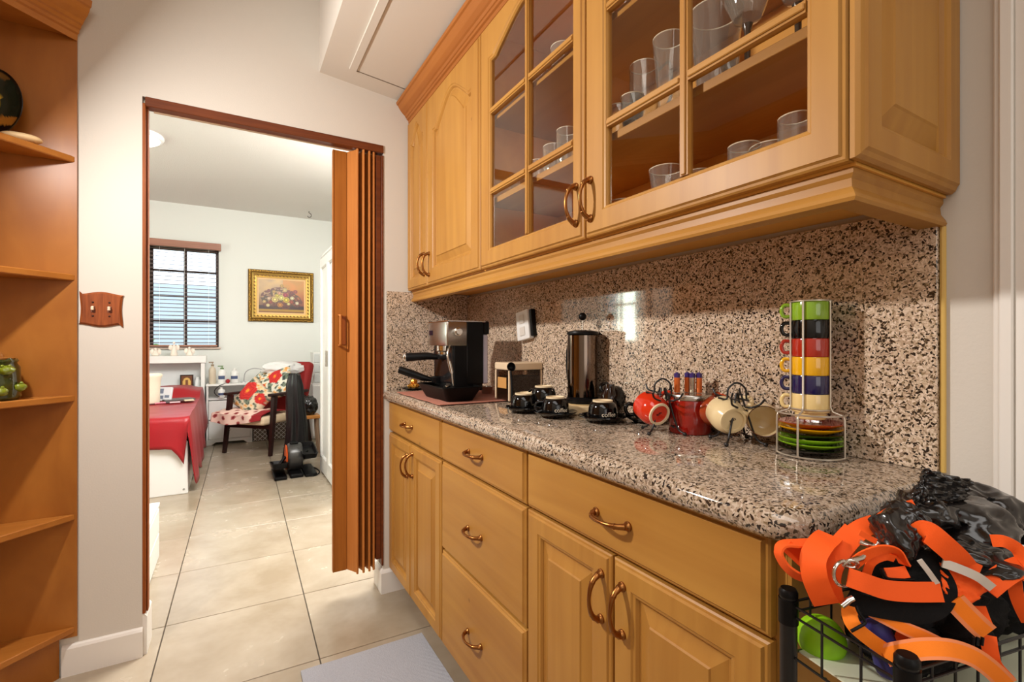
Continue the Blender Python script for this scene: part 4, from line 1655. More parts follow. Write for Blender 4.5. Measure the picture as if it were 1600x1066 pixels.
def mug_rack(name, label, c, ang, w_=0.085, h_=0.125, d_=0.085):
    """black wire rack: two tall hairpin frames with feet, joined by a top arch and side hooks"""
    t = thing(name, label, 'mug rack', (c[0], c[1], ZC), 'black wire mug racks')
    M = Matrix.Translation((c[0], c[1], ZC + 0.0052)) @ Matrix.Rotation(ang, 4, 'Z')
    r = 0.0022
    for s in (-1, 1):
        bm = B()
        foot0, foot1 = (-w_ / 2 * 0.95, s * d_ / 2, 0), (w_ / 2 * 0.95, s * d_ / 2, 0)
        pts = [foot0, (-w_ * 0.34, s * d_ / 2 * 0.62, 0.010), (-w_ * 0.20, s * d_ / 2 * 0.42, h_ * 0.42), (-w_ * 0.06, s * d_ / 2 * 0.18, h_ * 0.82)]
        tube(bm, [M @ V(p) for p in smooth_path(pts, 4)], r, 8)
        pts = [foot1, (w_ * 0.34, s * d_ / 2 * 0.62, 0.010), (w_ * 0.20, s * d_ / 2 * 0.42, h_ * 0.42), (w_ * 0.06, s * d_ / 2 * 0.18, h_ * 0.82)]
        tube(bm, [M @ V(p) for p in smooth_path(pts, 4)], r, 8)
        for f in (foot0, foot1):
            bmesh.ops.create_icosphere(bm, subdivisions=2, radius=0.0048, matrix=Matrix.Translation(M @ V(f)))
        obj('leg_frame', bm, BLACKW, t, smooth=50)
    bm = B()
    tube(bm, [M @ V(p) for p in smooth_path([(-0.040, 0, h_ * 0.74), (-0.022, 0, h_ * 0.72), (-0.018, 0, h_ * 0.90), (0, 0, h_), (0.018, 0, h_ * 0.90), (0.022, 0, h_ * 0.70), (0.040, 0, h_ * 0.72)], 5)], r, 8)
    obj('top_arch', bm, BLACKW, t, smooth=50)
    for s in (-1, 1):
        bm = B()
        tube(bm, [M @ V(p) for p in smooth_path([(s * 0.010, -0.03, h_ * 0.72), (s * 0.010, 0.03, h_ * 0.72), (s * 0.026, 0.045, h_ * 0.76), (s * 0.030, 0.055, h_ * 0.86)], 4)], r, 8)
        tube(bm, [M @ V(p) for p in smooth_path([(s * 0.012, 0.03, h_ * 0.60), (s * 0.012, -0.03, h_ * 0.60), (s * 0.028, -0.042, h_ * 0.66), (s * 0.034, -0.052, h_ * 0.76)], 4)], r, 8)
        obj('hook', bm, BLACKW, t, smooth=50)
    bm = B()
    tube(bm, [M @ V((-w_ * 0.25, -d_ * 0.27, 0.012)), M @ V((-w_ * 0.25, d_ * 0.27, 0.012))], r, 8)
    tube(bm, [M @ V((w_ * 0.25, -d_ * 0.27, 0.012)), M @ V((w_ * 0.25, d_ * 0.27, 0.012))], r, 8)
    obj('base_bar', bm, BLACKW, t, smooth=50)
    return t


mug_rack('mug_rack', 'black wire mug rack holding the red mug', (0.898, 0.820), -0.62)
mug_rack('mug_rack', 'black wire mug rack holding two cream mugs and a rust one', (0.944, 0.655), -0.55)
view = V((0.78, 0.62, 0)).normalized()
mug('red_mug', 'glossy red mug hanging on its side, base facing the room', REDG, REDD, orient(at(1031, 648, 1.135), (0.15, 0.77, 0.24), 0.9), 0.036, 0.060, foot=CREAMR, word='cafe', ha=PI * 0.5)
mug('rust_mug', 'rust brown mug hanging at the back of the right rack', BROWNG, CREAM, orient(at(1124, 648, 1.115), (-0.05, 0.8, 0.2), 0.9), 0.034, 0.055, ha=PI * 0.5)
mug('cream_mug', 'cream mug hanging on the right rack, its marked base to the room', CREAM, CREAM, orient(at(1146, 658, 1.020), (0.44, 0.77, 0.20), 0.9), 0.036, 0.060, foot=CREAM, word='cafe', ha=PI * 0.5)
mug('cream_mug', 'cream mug hanging on the right rack with its brown-rimmed mouth to the room', CREAM, CREAM, orient(at(1190, 651, 1.050), (-0.70, -0.55, -0.05), 0.9), 0.0335, 0.052, rim=plain('brown_rim', rgb(90, 44, 22), 0.2), ha=PI * 0.6)

# red pot with lid and three batteries on it
pot = thing('red_pot', 'deep red enamel canister with a steel rim between the two mug racks', 'pot', (0.960, 0.792, ZC))
RC = (0.960, 0.792)
MPt = Matrix.Translation((RC[0], RC[1], ZC + 0.0008))
bm = B()
lathe(bm, [(0, 0.0), (0.0465, 0.0), (0.049, 0.003), (0.049, 0.078), (0.048, 0.080), (0, 0.080)], 44, MPt)
obj('pot_body', bm, REDD, pot, smooth=40)
bm = B()
lathe(bm, [(0, 0.0805), (0.0505, 0.0805), (0.051, 0.083), (0.051, 0.091), (0.0495, 0.093), (0.030, 0.0945), (0, 0.095)], 44, MPt)
obj('lid', bm, STEEL, pot, smooth=40)
for k, (dx, dy) in enumerate(((-0.024, 0.018), (0.004, -0.004), (0.016, -0.014), (0.006, 0.012))):
    b = thing('battery', ['orange and purple battery standing at the left on the pot lid', 'silver and purple battery standing in the middle of the pot lid', 'orange and purple battery standing at the right on the pot lid', 'battery standing furthest back on the pot lid'][k], 'battery', (RC[0] + dx, RC[1] + dy, ZC + 0.097), 'batteries on the pot lid')
    Mb = Matrix.Translation((RC[0] + dx, RC[1] + dy, ZC + 0.0965))
    bm = B()
    lathe(bm, [(0, 0), (0.0066, 0), (0.007, 0.0008), (0.007, 0.036)], 18, Mb)
    obj('sleeve', bm, plain('battery_orange', rgb(220, 110, 48), 0.3, metal=0.3) if k != 1 else plain('battery_silver', rgb(196, 180, 160), 0.25, metal=0.8), b, smooth=40)
    bm = B()
    lathe(bm, [(0.0071, 0.036), (0.0071, 0.046), (0.0065, 0.0465), (0.003, 0.0467), (0.0028, 0.049), (0, 0.049)], 18, Mb)
    obj('cap', bm, plain('battery_purple', rgb(60, 40, 110), 0.3), b, smooth=40)

# tower of coloured cups with saucers in a wire stand
TW = V((0.965, 0.513, ZC))
st = thing('cup_stand', 'silver wire stand holding the tower of coloured cups and saucers', 'cup stand', TW)
zt = ZC + 0.004
r1, r2 = 0.0585, 0.0345
bm = B()
for (r, z) in ((r1, 0.0), (r1, 0.078), (r2, 0.086), (r2, 0.292)):
    tube(bm, [(TW.x + r * math.cos(a), TW.y + r * math.sin(a), zt + z) for a in [i / 36 * 2 * PI for i in range(36)]], 0.0016, 6, closed=True)
obj('ring', bm, WIRE, st, smooth=50)
va = math.atan2(-TW.y, -TW.x)
for da in (-1.25, -0.35 + 0.0, 1.15, PI):
    a = va + da
    bm = B()
    c_, s_ = math.cos(a), math.sin(a)
    pt = [(r1 * c_, r1 * s_, 0), (r1 * c_, r1 * s_, 0.070), (r1 * 0.97 * c_, r1 * 0.97 * s_, 0.077), ((r2 + 0.004) * c_, (r2 + 0.004) * s_, 0.083), (r2 * c_, r2 * s_, 0.092), (r2 * c_, r2 * s_, 0.292)]
    tube(bm, [(TW.x + p[0], TW.y + p[1], zt + p[2]) for p in pt], 0.0019, 8)
    obj('upright', bm, WIRE, st, smooth=50)
sz = ZC + 0.0062
for k, (nm, mt_, lb) in enumerate((('saucer', BLACKG, 'black saucer lying lowest in the wire stand'), ('saucer', GREENG, 'lime green saucer near the bottom of the wire stand'), ('saucer', GREENG, 'second lime green saucer in the wire stand'),
                                   ('saucer', BLACKG, 'black saucer between the green and yellow ones'), ('saucer', YELG, 'yellow saucer in the wire stand'), ('saucer', REDD, 'red saucer on top of the pile in the wire stand'))):
    bm = B()
    lathe(bm, [(0, 0.0), (0.036, 0.0), (0.040, 0.003), (0.0545, 0.0085), (0.0565, 0.0105), (0.054, 0.0115), (0.038, 0.006), (0, 0.0045)], 44, Matrix.Translation((TW.x, TW.y, sz)))
    single('saucer', bm, mt_, lb, 'saucer', (TW.x, TW.y, sz), 'coloured saucers in the wire stand', smooth=50)
    sz += 0.0096
cz_ = ZC + 0.071
for k, (mt_, lb) in enumerate(((plain('vanilla_glaze', rgb(236, 206, 140), 0.14, coat=0.4), 'cream cup, lowest of the tower'), (NAVYG, 'navy blue cup above the cream one'), (YELG, 'yellow cup in the middle of the tower'), (REDG if False else plain('brick_red_glaze', rgb(178, 42, 22), 0.12, coat=0.5), 'red cup above the yellow one'), (BLACKG, 'black cup near the top of the tower'), (GREENG, 'lime green cup on top of the tower'))):
    t = thing('stacking_cup', lb, 'cup', (TW.x, TW.y, cz_), 'coloured cups in the tower')
    Mt = Matrix.Translation((TW.x, TW.y, cz_))
    bm = B()
    lathe(bm, [(0, 0.0), (0.025, 0.0), (0.027, 0.003), (0.0265, 0.011), (0.0315, 0.0135), (0.0322, 0.016), (0.0322, 0.046), (0.0315, 0.048), (0.030, 0.047), (0.0295, 0.020), (0.022, 0.014), (0, 0.014)], 44, Mt)
    obj('cup_body', bm, mt_, t, smooth=40)
    bm = B()
    tube(bm, smooth_path([(0.030, 0, 0.042), (0.044, 0, 0.043), (0.049, 0, 0.032), (0.044, 0, 0.021), (0.030, 0, 0.021)], 5), 0.0036, 8)
    bmesh.ops.transform(bm, matrix=Mt @ Matrix.Rotation(va - 1.45, 4, 'Z'), verts=bm.verts)
    obj('handle', bm, mt_, t, smooth=50)
    cz_ += 0.0352

# ------------------------------------------------------------------ bedroom
# bed
bed = thing('bed', 'white bed frame with a low footboard, covered by a red blanket', 'bed', (-1.0, 5.4, 0))
obj('footboard', bx(-1.55, -0.290, 4.405, 4.430, 0.0, 0.40, 0.004), WHITE, bed)
obj('side_rail', bx(-0.315, -0.290, 4.4305, 6.35, 0.0, 0.36, 0.003), WHITE, bed)
obj('mattress', bx(-1.55, -0.318, 4.4335, 6.35, 0.14, 0.565, 0.03, 2), plain('mattress_cloth', rgb(226, 220, 214), 0.9), bed)
bm = B()
lathe(bm, [(0, 0), (0.008, 0), (0.007, 0.002), (0, 0.003)], 10, Matrix.Translation((-0.315, 4.405, 0.035)) @ Matrix.Rotation(PI / 2, 4, 'X'))
obj('cam_cover', bm, plain('cam_grey', rgb(150, 146, 140), 0.4), bed)


def sstep(a, b, x):
    t = max(0, min(1, (x - a) / (b - a)))
    return t * t * (3 - 2 * t)


def bl_top(x, y):
    z = 0.585 + 0.105 * sstep(5.72, 5.95, y) * (1 - 0.3 * sstep(-0.42, -0.28, x)) + 0.008 * noise.noise(V((x * 5, y * 4, 0))) + 0.004 * noise.noise(V((x * 14, y * 11, 3)))
    return z


bm = B()
# top plus two hanging sides as one cloth: u across (0 left .. 1 edge .. 1.35 side), v along
NU, NV = 44, 60
rows = []
for j in range(NV + 1):
    v = -0.16 + 1.16 * j / NV
    row = []
    for i in range(NU + 1):
        u = i / NU * 1.30
        x = -1.55 + 1.268 * min(u, 1.0)
        y = 4.40 + 1.92 * max(v, 0)
        z = bl_top(x, y)
        if u > 1.0:
            k = (u - 1.0) / 0.30
            drop = 0.50 - 0.10 * sstep(5.2, 6.2, y) + 0.03 * math.sin(y * 9)
            x += 0.012 * math.sin(y * 17) * k + 0.050 * k ** 0.7
            z = z - drop * k + 0.01 * (k < 0.2)
        if v < 0:
            q = -v / 0.16
            d = 0.225 + 0.26 * sstep(0.90, 1.05, u) * (1 - 0.35 * sstep(1.1, 1.3, u))
            if u > 1.0:
                k = (u - 1) / 0.30
                z = bl_top(x, y) - max(0.50 * k * (1 - 0.2 * q), 0) - (0.10 * q * (1 - k))
                y -= 0.05 * q * (1 - 0.3 * k)
                x -= 0.01 * q
            else:
                z -= d * q ** 1.0
                y -= 0.028 * q ** 0.5 + 0.008 * math.sin(x * 26) * q
        row.append(bm.verts.new((x, y, z)))
    rows.append(row)
for j in range(NV):
    for i in range(NU):
        bm.faces.new((rows[j][i], rows[j][i + 1], rows[j + 1][i + 1], rows[j + 1][i]))
bl = single('blanket', bm, REDC, 'red satin blanket draped over the bed and hanging at its corner', 'blanket', (-0.95, 5.3, 0.58), smooth=70)
mo = bl.modifiers.new('thick', 'SOLIDIFY')
mo.thickness = 0.006
mo.offset = -1

hb = thing('headboard_shelf', 'white bookcase headboard with an open recess behind the bed', 'headboard', (-1.0, 6.5, 0))
obj('side_panel', bx(-0.300, -0.262, 6.40, 6.60, 0, 0.925, 0.003), WHITE, hb)
obj('side_panel', bx(-1.56, -1.522, 6.40, 6.60, 0, 0.925, 0.003), WHITE, hb)
obj('top_board', bx(-1.57, -0.250, 6.385, 6.61, 0.9255, 1.005, 0.003), WHITE, hb)
obj('back_panel', bx(-1.521, -0.301, 6.585, 6.60, 0, 0.925), plain('recess_white', rgb(222, 222, 222), 0.5), hb)
obj('lower_panel', bx(-1.521, -0.301, 6.40, 6.584, 0.0, 0.62), WHITE, hb)


def figurine(x, y, z, h, label):
    t = thing('figurine', label, 'figurine', (x, y, z), 'cream figurines on the headboard')
    M = Matrix.Translation((x, y, z))
    C_ = plain('bisque', rgb(240, 226, 212), 0.4)
    bm = B()
    lathe(bm, [(0, 0), (0.030, 0), (0.036, 0.01), (0.024, 0.35 * h), (0.012, 0.72 * h), (0, 0.76 * h)], 20, M)
    obj('robe', bm, C_, t, smooth=60)
    bm = B()
    lump(bm, (x, y, z + 0.86 * h), 0.013, 0.013, 0.016, 0.05, 2, 3, 1)
    obj('head', bm, C_, t, smooth=70)
    for s in (-1, 1):
        bm = B()
        lump(bm, (x + s * 0.030, y + 0.012, z + 0.55 * h), 0.020, 0.006, 0.030, 0.2, 2, 3, s + 2)
        obj('wing', bm, C_, t, smooth=70)


for px_f, h, lb in ((243, 0.085, 'small cream figurine at the left end of the headboard top'), (272, 0.165, 'tallest cream winged figurine, in the middle of the headboard top'), (296, 0.095, 'small cream figurine at the right of the tall one')):
    d = ray(px_f)
    x = d.x / d.y * 6.46
    figurine(x, 6.46, 1.0055, h, lb)

ic = thing('icon_picture', 'small dark-framed golden picture standing in the headboard recess', 'picture', (-0.44, 6.50, 0.63))
obj('frame', bx(-0.500, -0.375, 6.500, 6.512, 0.6205, 0.790, 0.002), plain('icon_frame', rgb(40, 22, 14), 0.4), ic)
bm = B()
grid(bm, 20, 24, lambda u, v: V((-0.488 + 0.101 * u, 6.4992, 0.635 + 0.143 * v)))
pic = obj('print', bm, vcol_mat('icon_print', 0.4), ic, recalc=False)


def iconc(co):
    x, z = co.x + ORIG[pic].x + 0.4375, co.z + ORIG[pic].z - 0.70
    r = math.hypot(x * 1.5, z)
    if abs(x) < 0.012 and -0.045 < z < 0.035:
        return (120, 70, 44)
    if r < 0.058:
        return (222, 176, 96)
    return (110, 62, 34)


paint(pic, iconc)
bm = B()
lathe(bm, [(0, 0), (0.03, 0), (0.035, 0.03), (0.03, 0.10), (0.018, 0.12), (0.02, 0.14), (0, 0.15)], 20, Matrix.Translation((-0.335, 6.52, 0.6205)))
single('white_vase', bm, plain('milk_glass', rgb(226, 226, 226), 0.3), 'pale round vase at the right end of the headboard recess', 'vase', (-0.335, 6.52, 0.62), smooth=50)

# on the bed
bm = B()
prof = [(0, 0), (0.060, 0), (0.066, 0.02), (0.064, 0.10), (0.068, 0.18), (0.074, 0.225), (0.082, 0.245), (0.078, 0.262), (0.068, 0.266), (0.06, 0.25), (0, 0.24)]
lathe(bm, prof, 30, Matrix.Translation((-0.635, 5.46, 0.598)))
for v in bm.verts:
    v.co += V((1, 1, 0)) * 0.004 * noise.noise(v.co * 30)
single('cream_vase', bm, plain('knobbly_cream', rgb(238, 228, 204), 0.7, bump=1.0, bscale=80), 'tall cream textured container with a scalloped rim on the bed', 'container', (-0.635, 5.46, 0.598), smooth=60)
bm = B()
Mq = Matrix.Translation((-0.545, 5.50, 0.604)) @ Matrix.Rotation(math.radians(-25), 4, 'Z') @ Matrix.Rotation(math.radians(-14), 4, 'X')
box(bm, -0.06, 0.06, -0.012, 0.012, 0, 0.130, 0.004, M=Mq)
pb = thing('paper_packet', 'white printed packet leaning against the cream container on the bed', 'packet', (-0.545, 5.50, 0.60))
obj('packet_body', bm, plain('packet_white', rgb(226, 228, 232), 0.5), pb)
for (a, b, c_, e_) in ((-0.05, -0.01, 0.07, 0.115), (0.005, 0.045, 0.03, 0.055), (-0.045, -0.005, 0.02, 0.05)):
    bm = B()
    box(bm, a, b, -0.0135, -0.0122, c_, e_, M=Mq)
    obj('print_block', bm, plain('print_grey_blue', rgb(120, 130, 150), 0.5), pb)
bm = B()
Mq = Matrix.Translation((-0.43, 5.52, 0.606)) @ Matrix.Rotation(math.radians(20), 4, 'Z')
box(bm, -0.13, 0.11, -0.08, 0.08, 0, 0.014, 0.002, M=Mq)
single('notebook', bm, plain('notebook_grey', rgb(96, 90, 88), 0.4), 'grey flat notebook lying on the red blanket', 'notebook', (-0.43, 5.52, 0.606))
bm = B()
Mq = Matrix.Translation((-0.335, 5.46, 0.604)) @ Matrix.Rotation(math.radians(10), 4, 'Z')
box(bm, -0.055, 0.02, -0.07, 0.07, 0, 0.010, 0.002, M=Mq)
single('booklet', bm, plain('booklet_cream', rgb(222, 208, 176), 0.6), 'cream booklet beside the notebook on the blanket', 'booklet', (-0.335, 5.46, 0.604))
for k, (x, y, a) in enumerate(((-0.56, 5.36, 0.3), (-0.50, 5.38, -0.5), (-0.45, 5.36, 0.1))):
    bm = B()
    tube(bm, [(x - 0.04 * math.cos(a), y - 0.04 * math.sin(a), 0.602), (x + 0.04 * math.cos(a), y + 0.04 * math.sin(a), 0.602)], 0.006, 8)
    single('pen', bm, plain('pen_pink', [rgb(220, 120, 140), rgb(60, 50, 60), rgb(226, 196, 200)][k], 0.4), ['pink pen lying leftmost on the blanket', 'dark pen lying on the blanket before the packet', 'pale pink pen lying right of the dark one on the blanket'][k], 'pen', (x, y, 0.598))

# nightstand
ns = thing('nightstand', 'white nightstand with an open shelf and two drawers beside the bed', 'nightstand', (-0.03, 6.5, 0))
nx0, nx1, ny0, ny1 = -0.246, 0.205, 6.36, 6.66
obj('side_panel', bx(nx0, nx0 + 0.018, ny0, ny1, 0, 0.66), WHITE, ns)
obj('side_panel', bx(nx1 - 0.018, nx1, ny0, ny1, 0, 0.66), WHITE, ns)
obj('top_board', bx(nx0 - 0.006, nx1 + 0.006, ny0 - 0.01, ny1, 0.6605, 0.682, 0.003), WHITE, ns)
obj('open_shelf', bx(nx0 + 0.0185, nx1 - 0.0185, ny0, ny1, 0.505, 0.522), WHITE, ns)
obj('back_panel', bx(nx0 + 0.0185, nx1 - 0.0185, ny1 - 0.012, ny1, 0.06, 0.66), WHITE, ns)
for z0, z1 in ((0.285, 0.495), (0.065, 0.275)):
    d = obj('drawer', bx(nx0 + 0.021, nx1 - 0.021, ny0 - 0.016, ny0 + 0.2, z0, z1, 0.004), WHITE, ns)
    bm = B()
    lathe(bm, [(0, 0), (0.008, 0), (0.007, 0.01), (0.013, 0.018), (0.01, 0.026), (0, 0.027)], 14, Matrix.Translation(((nx0 + nx1) / 2, ny0 - 0.016, (z0 + z1) / 2)) @ Matrix.Rotation(PI / 2, 4, 'X'))
    obj('knob', bm, STEEL, d, smooth=50)
bm = B()
prism(bm, [(nx0, 0.0), (nx0 + 0.05, 0.0), (nx0 + 0.09, 0.03), (nx1 - 0.09, 0.03), (nx1 - 0.05, 0.0), (nx1, 0.0), (nx1, 0.062), (nx0, 0.062)], 0, 0.016)
bmesh.ops.transform(bm, matrix=Matrix(((1, 0, 0, 0), (0, 0, 1, ny0 - 0.016), (0, 1, 0, 0), (0, 0, 0, 1))), verts=bm.verts)
obj('skirt', bm, WHITE, ns)


def bottle(px_, z, y, r, h, body, cap, label, pump=False, lab=None):
    d = ray(px_)
    x = d.x / d.y * y
    t = thing('bottle', label, 'bottle', (x, y, z), 'bottles on the nightstand')
    M = Matrix.Translation((x, y, z + 0.0005))
    bm = B()
    lathe(bm, [(0, 0), (r * 0.9, 0), (r, 0.006), (r, h * 0.62), (r * 0.8, h * 0.72), (r * 0.35, h * 0.78), (r * 0.35, h * 0.82), (0, h * 0.82)], 20, M)
    obj('bottle_body', bm, body, t, smooth=45)
    bm = B()
    lathe(bm, [(0, h * 0.821), (r * 0.42, h * 0.821), (r * 0.42, h * 0.90), (0, h * 0.90)], 14, M)
    if pump:
        tube(bm, [M @ V((0, 0, h * 0.88)), M @ V((0, 0, h * 0.98))], r * 0.12, 8)
        box(bm, -r * 1.0, r * 0.3, -r * 0.22, r * 0.22, h * 0.97, h * 1.02, M=M)
    obj('cap', bm, cap, t, smooth=45)
    if lab:
        bm = B()
        lathe(bm, [(r * 1.01, h * 0.25), (r * 1.01, h * 0.45)], 20, M, a0=-2.6, a1=-0.9)
        obj('label_band', bm, lab, t)


LAB = plain('label_blue_grey', rgb(70, 84, 120), 0.5)
TAN = plain('amber_clear', rgb(206, 190, 168), 0.3)
bottle(332, 0.682, 6.46, 0.036, 0.245, TAN, plain('tan_pump', rgb(150, 130, 104), 0.4), 'tall clear lotion bottle at the left of the nightstand top', True)
bottle(347, 0.682, 6.44, 0.042, 0.20, WHITEP, plain('green_pump', rgb(110, 140, 90), 0.4), 'white bottle with a green pump and blue label on the nightstand', True, LAB)
bottle(367, 0.682, 6.48, 0.045, 0.185, WHITEP, WHITEP, 'large white bottle with a grey label at the right of the nightstand top', False, LAB)
bottle(346, 0.5222, 6.37, 0.036, 0.135, WHITEP, WHITEP, 'white bottle standing on the open shelf of the nightstand', False, LAB)
d = ray(356)
bm = B()
lump(bm, (d.x / d.y * 6.40, 6.40, 0.709), 0.022, 0.022, 0.026, 0.1, 2, 3, 2)
single('red_ornament', bm, REDC, 'small red rounded ornament at the front of the nightstand top', 'ornament', (d.x / d.y * 6.40, 6.40, 0.683), smooth=60)
bm = B()
tube(bm, smooth_path([(-0.07, 6.36, 0.685), (-0.13, 6.33, 0.66), (-0.17, 6.335, 0.60), (-0.13, 6.34, 0.545), (-0.05, 6.355, 0.530)], 6), 0.004, 6)
single('charging_cable', bm, BLACK, 'black cable looping over the open shelf of the nightstand', 'cable', (-0.1, 6.35, 0.53), smooth=60)
bm = B()
tube(bm, smooth_path([(0.12, 6.50, 0.684), (0.14, 6.50, 0.80), (0.22, 6.48, 0.845), (0.31, 6.46, 0.83), (0.33, 6.45, 0.80)], 6), 0.005, 6)
lathe(bm, [(0, 0), (0.03, 0), (0.028, 0.008), (0, 0.01)], 16, Matrix.Translation((0.12, 6.50, 0.6825)))
single('gooseneck_lamp', bm, plain('lamp_grey', rgb(196, 194, 196), 0.3, metal=0.5), 'thin grey curved lamp arm at the right of the nightstand top', 'lamp', (0.12, 6.50, 0.682), smooth=60)

# armchair (local: x to its left as seen, y to the back), turned 45 degrees
DKW = wood('dark_armchair_wood', rgb(30, 12, 10), rgb(50, 22, 18), 'Z', knots=False)
ac = thing('armchair', 'dark wooden armchair with a cream seat and red back cushion', 'armchair', (0, 0, 0))


def bar(bm, p, q, w_, t_, w2=None, t2=None):
    """tapered rectangular bar p -> q"""
    p, q = V(p), V(q)
    d = (q - p).normalized()
    s = d.cross(V((0, 1, 0)))
    s = s.normalized() if s.length > 0.01 else V((1, 0, 0))
    u = s.cross(d)
    w2 = w2 or w_
    t2 = t2 or t_
    A = [bm.verts.new(p + s * a * w_ / 2 + u * b * t_ / 2) for a, b in ((-1, -1), (1, -1), (1, 1), (-1, 1))]
    C = [bm.verts.new(q + s * a * w2 / 2 + u * b * t2 / 2) for a, b in ((-1, -1), (1, -1), (1, 1), (-1, 1))]
    bm.faces.new(A)
    bm.faces.new(C[::-1])
    for i in range(4):
        bm.faces.new((A[i], A[(i + 1) % 4], C[(i + 1) % 4], C[i]))


for s in (-1, 1):
    bm = B()
    bar(bm, (s * 0.285, -0.27, 0), (s * 0.275, -0.20, 0.60), 0.030, 0.030, 0.042, 0.050)
    obj('leg', bm, DKW, ac)
    bm = B()
    bar(bm, (s * 0.27, 0.36, 0), (s * 0.27, 0.24, 0.56), 0.030, 0.030, 0.040, 0.050)
    obj('leg', bm, DKW, ac)
    bm = B()
    box(bm, s * 0.275 - 0.03, s * 0.275 + 0.03, -0.27, 0.30, 0.600, 0.628, 0.008)
    obj('armrest', bm, DKW, ac)
bm = B()
box(bm, -0.27, 0.27, -0.245, -0.215, 0.265, 0.310, 0.003)
obj('front_rail', bm, DKW, ac)
bm = B()
box(bm, -0.335, 0.255, -0.33, 0.24, 0.311, 0.400, 0.03, seg=3)
obj('seat', bm, plain('cream_seat', rgb(232, 206, 172), 0.8), ac, smooth=50)
bm = B()
Mb = Matrix.Translation((0, 0.255, 0.40)) @ Matrix.Rotation(math.radians(-16), 4, 'X')
box(bm, -0.25, 0.27, -0.05, 0.06, -0.05, 0.55, 0.045, M=Mb, seg=3)
obj('back_cushion', bm, plain('red_back', rgb(150, 24, 22), 0.7), ac, smooth=50)
ac.location = (0.325, 5.83, 0)
ac.rotation_euler = (0, 0, math.radians(-45))
MA = Matrix.Translation(ac.location) @ Matrix.Rotation(math.radians(-45), 4, 'Z')
VC = vcol_mat('printed_cloth', 0.85)


def cloth_paint(o, base, motifs, seed, sc=16.0):
    def fn(co):
        p = co * sc
        return motifs(p, co)
    paint(o, fn)


# pink throw on the seat, spilling over the front
bm = B()


def throwf(u, v):
    x = -0.365 + 0.60 * u
    if v < 0.42:
        k = 1 - v / 0.42
        y = -0.352 - 0.015 * k + 0.012 * math.sin(u * 14)
        z = 0.420 - 0.105 * k * (0.6 + 0.4 * math.sin(u * 3 + 0.5))
    else:
        k = (v - 0.42) / 0.58
        y = -0.352 + 0.42 * k
        z = 0.420 + 0.030 * math.sin(k * PI) + 0.012 * noise.noise(V((u * 6, v * 6, 1)))
    return MA @ V((x, y, z))


grid(bm, 60, 60, throwf)
th = single('pink_throw', bm, VC, 'pale pink throw with dark red motifs spilling over the chair seat', 'throw', MA @ V((0, 0, 0.41)), smooth=70)
th.modifiers.new('thick', 'SOLIDIFY').thickness = 0.012
Lt = th.location.copy()


def throwc(co):
    q = MA.inverted() @ (co + Lt)
    a, b = q.x * 17, (q.y - (q.z - 0.42) * 1.0) * 17
    ia, ib = math.floor(a), math.floor(b)
    r_ = math.hypot((a - ia - 0.5) * 1.0, (b - ib - 0.5) * 1.4)
    if q.x > 0.14:
        return (150, 24, 30)
    if (ia + ib) % 2 == 0 and r_ < 0.42:
        return (120, 30, 34) if r_ < 0.22 else (176, 84, 80)
    return (240, 208, 192)


paint(th, throwc)


def flower_col(co, cx, cz, R, seed):
    r = math.hypot(co[0] - cx, co[1] - cz)
    a = math.atan2(co[1] - cz, co[0] - cx)
    RR = R * (0.93 + 0.07 * math.cos(a * 6 + seed))
    if r < 0.18 * R:
        return (240, 150, 40)
    if r < 0.30 * R:
        return (214, 70, 40)
    if r < RR:
        k = 0.5 + 0.5 * math.sin(r / R * 22 + math.sin(a * 5) * 2)
        return (186 + 30 * k, 24 + 30 * k, 26 + 20 * k)
    return None


def cushion(M, w_, h_, t_, label, flowers, base, seed):
    bm = B()
    n = 34
    for side in (1, -1):
        rows = []
        for j in range(n + 1):
            row = []
            for i in range(n + 1):
                u, v = -1 + 2 * i / n, -1 + 2 * j / n
                k = max(0, (1 - u ** 4)) * max(0, (1 - v ** 4))
                pin = 1 - 0.10 * (1 - abs(u)) * (abs(v) ** 3) - 0.0
                pin2 = 1 - 0.10 * (1 - abs(v)) * (abs(u) ** 3)
                row.append(bm.verts.new((u * w_ / 2 * pin2, side * t_ / 2 * k ** 0.5 + 0.004 * noise.noise(V((u * 3, v * 3, seed))), v * h_ / 2 * pin)))
            rows.append(row)
        for j in range(n):
            for i in range(n):
                bm.faces.new((rows[j][i], rows[j][i + 1], rows[j + 1][i + 1], rows[j + 1][i]))
    bmesh.ops.remove_doubles(bm, verts=bm.verts, dist=0.002)
    loc = M.to_translation()
    L = [tuple(v.co) for v in bm.verts]
    bmesh.ops.transform(bm, matrix=M, verts=bm.verts)
    bm.verts.ensure_lookup_table()
    o = single('floral_cushion', bm, VC, label, 'cushion', loc, 'floral cushions on the armchair', smooth=70)
    Mi = M.inverted()
    # flat base colour with leaves and blossoms

    def fn(co):
        q = Mi @ (co + loc)
        p = (q.x, q.z)
        for (cx, cz, R) in flowers:
            c = flower_col(p, cx, cz, R, seed)
            if c:
                return c
        nn = noise.noise(V((q.x * 17, q.z * 26, seed)))
        n2 = noise.noise(V((q.x * 40, q.z * 40, seed + 3)))
        if nn > 0.08:
            return (58, 70, 62) if n2 > 0 else (120, 130, 110)
        if nn < -0.24:
            return (222, 150, 70) if n2 > 0 else (236, 200, 150)
        return base
    paint(o, fn)
    return o


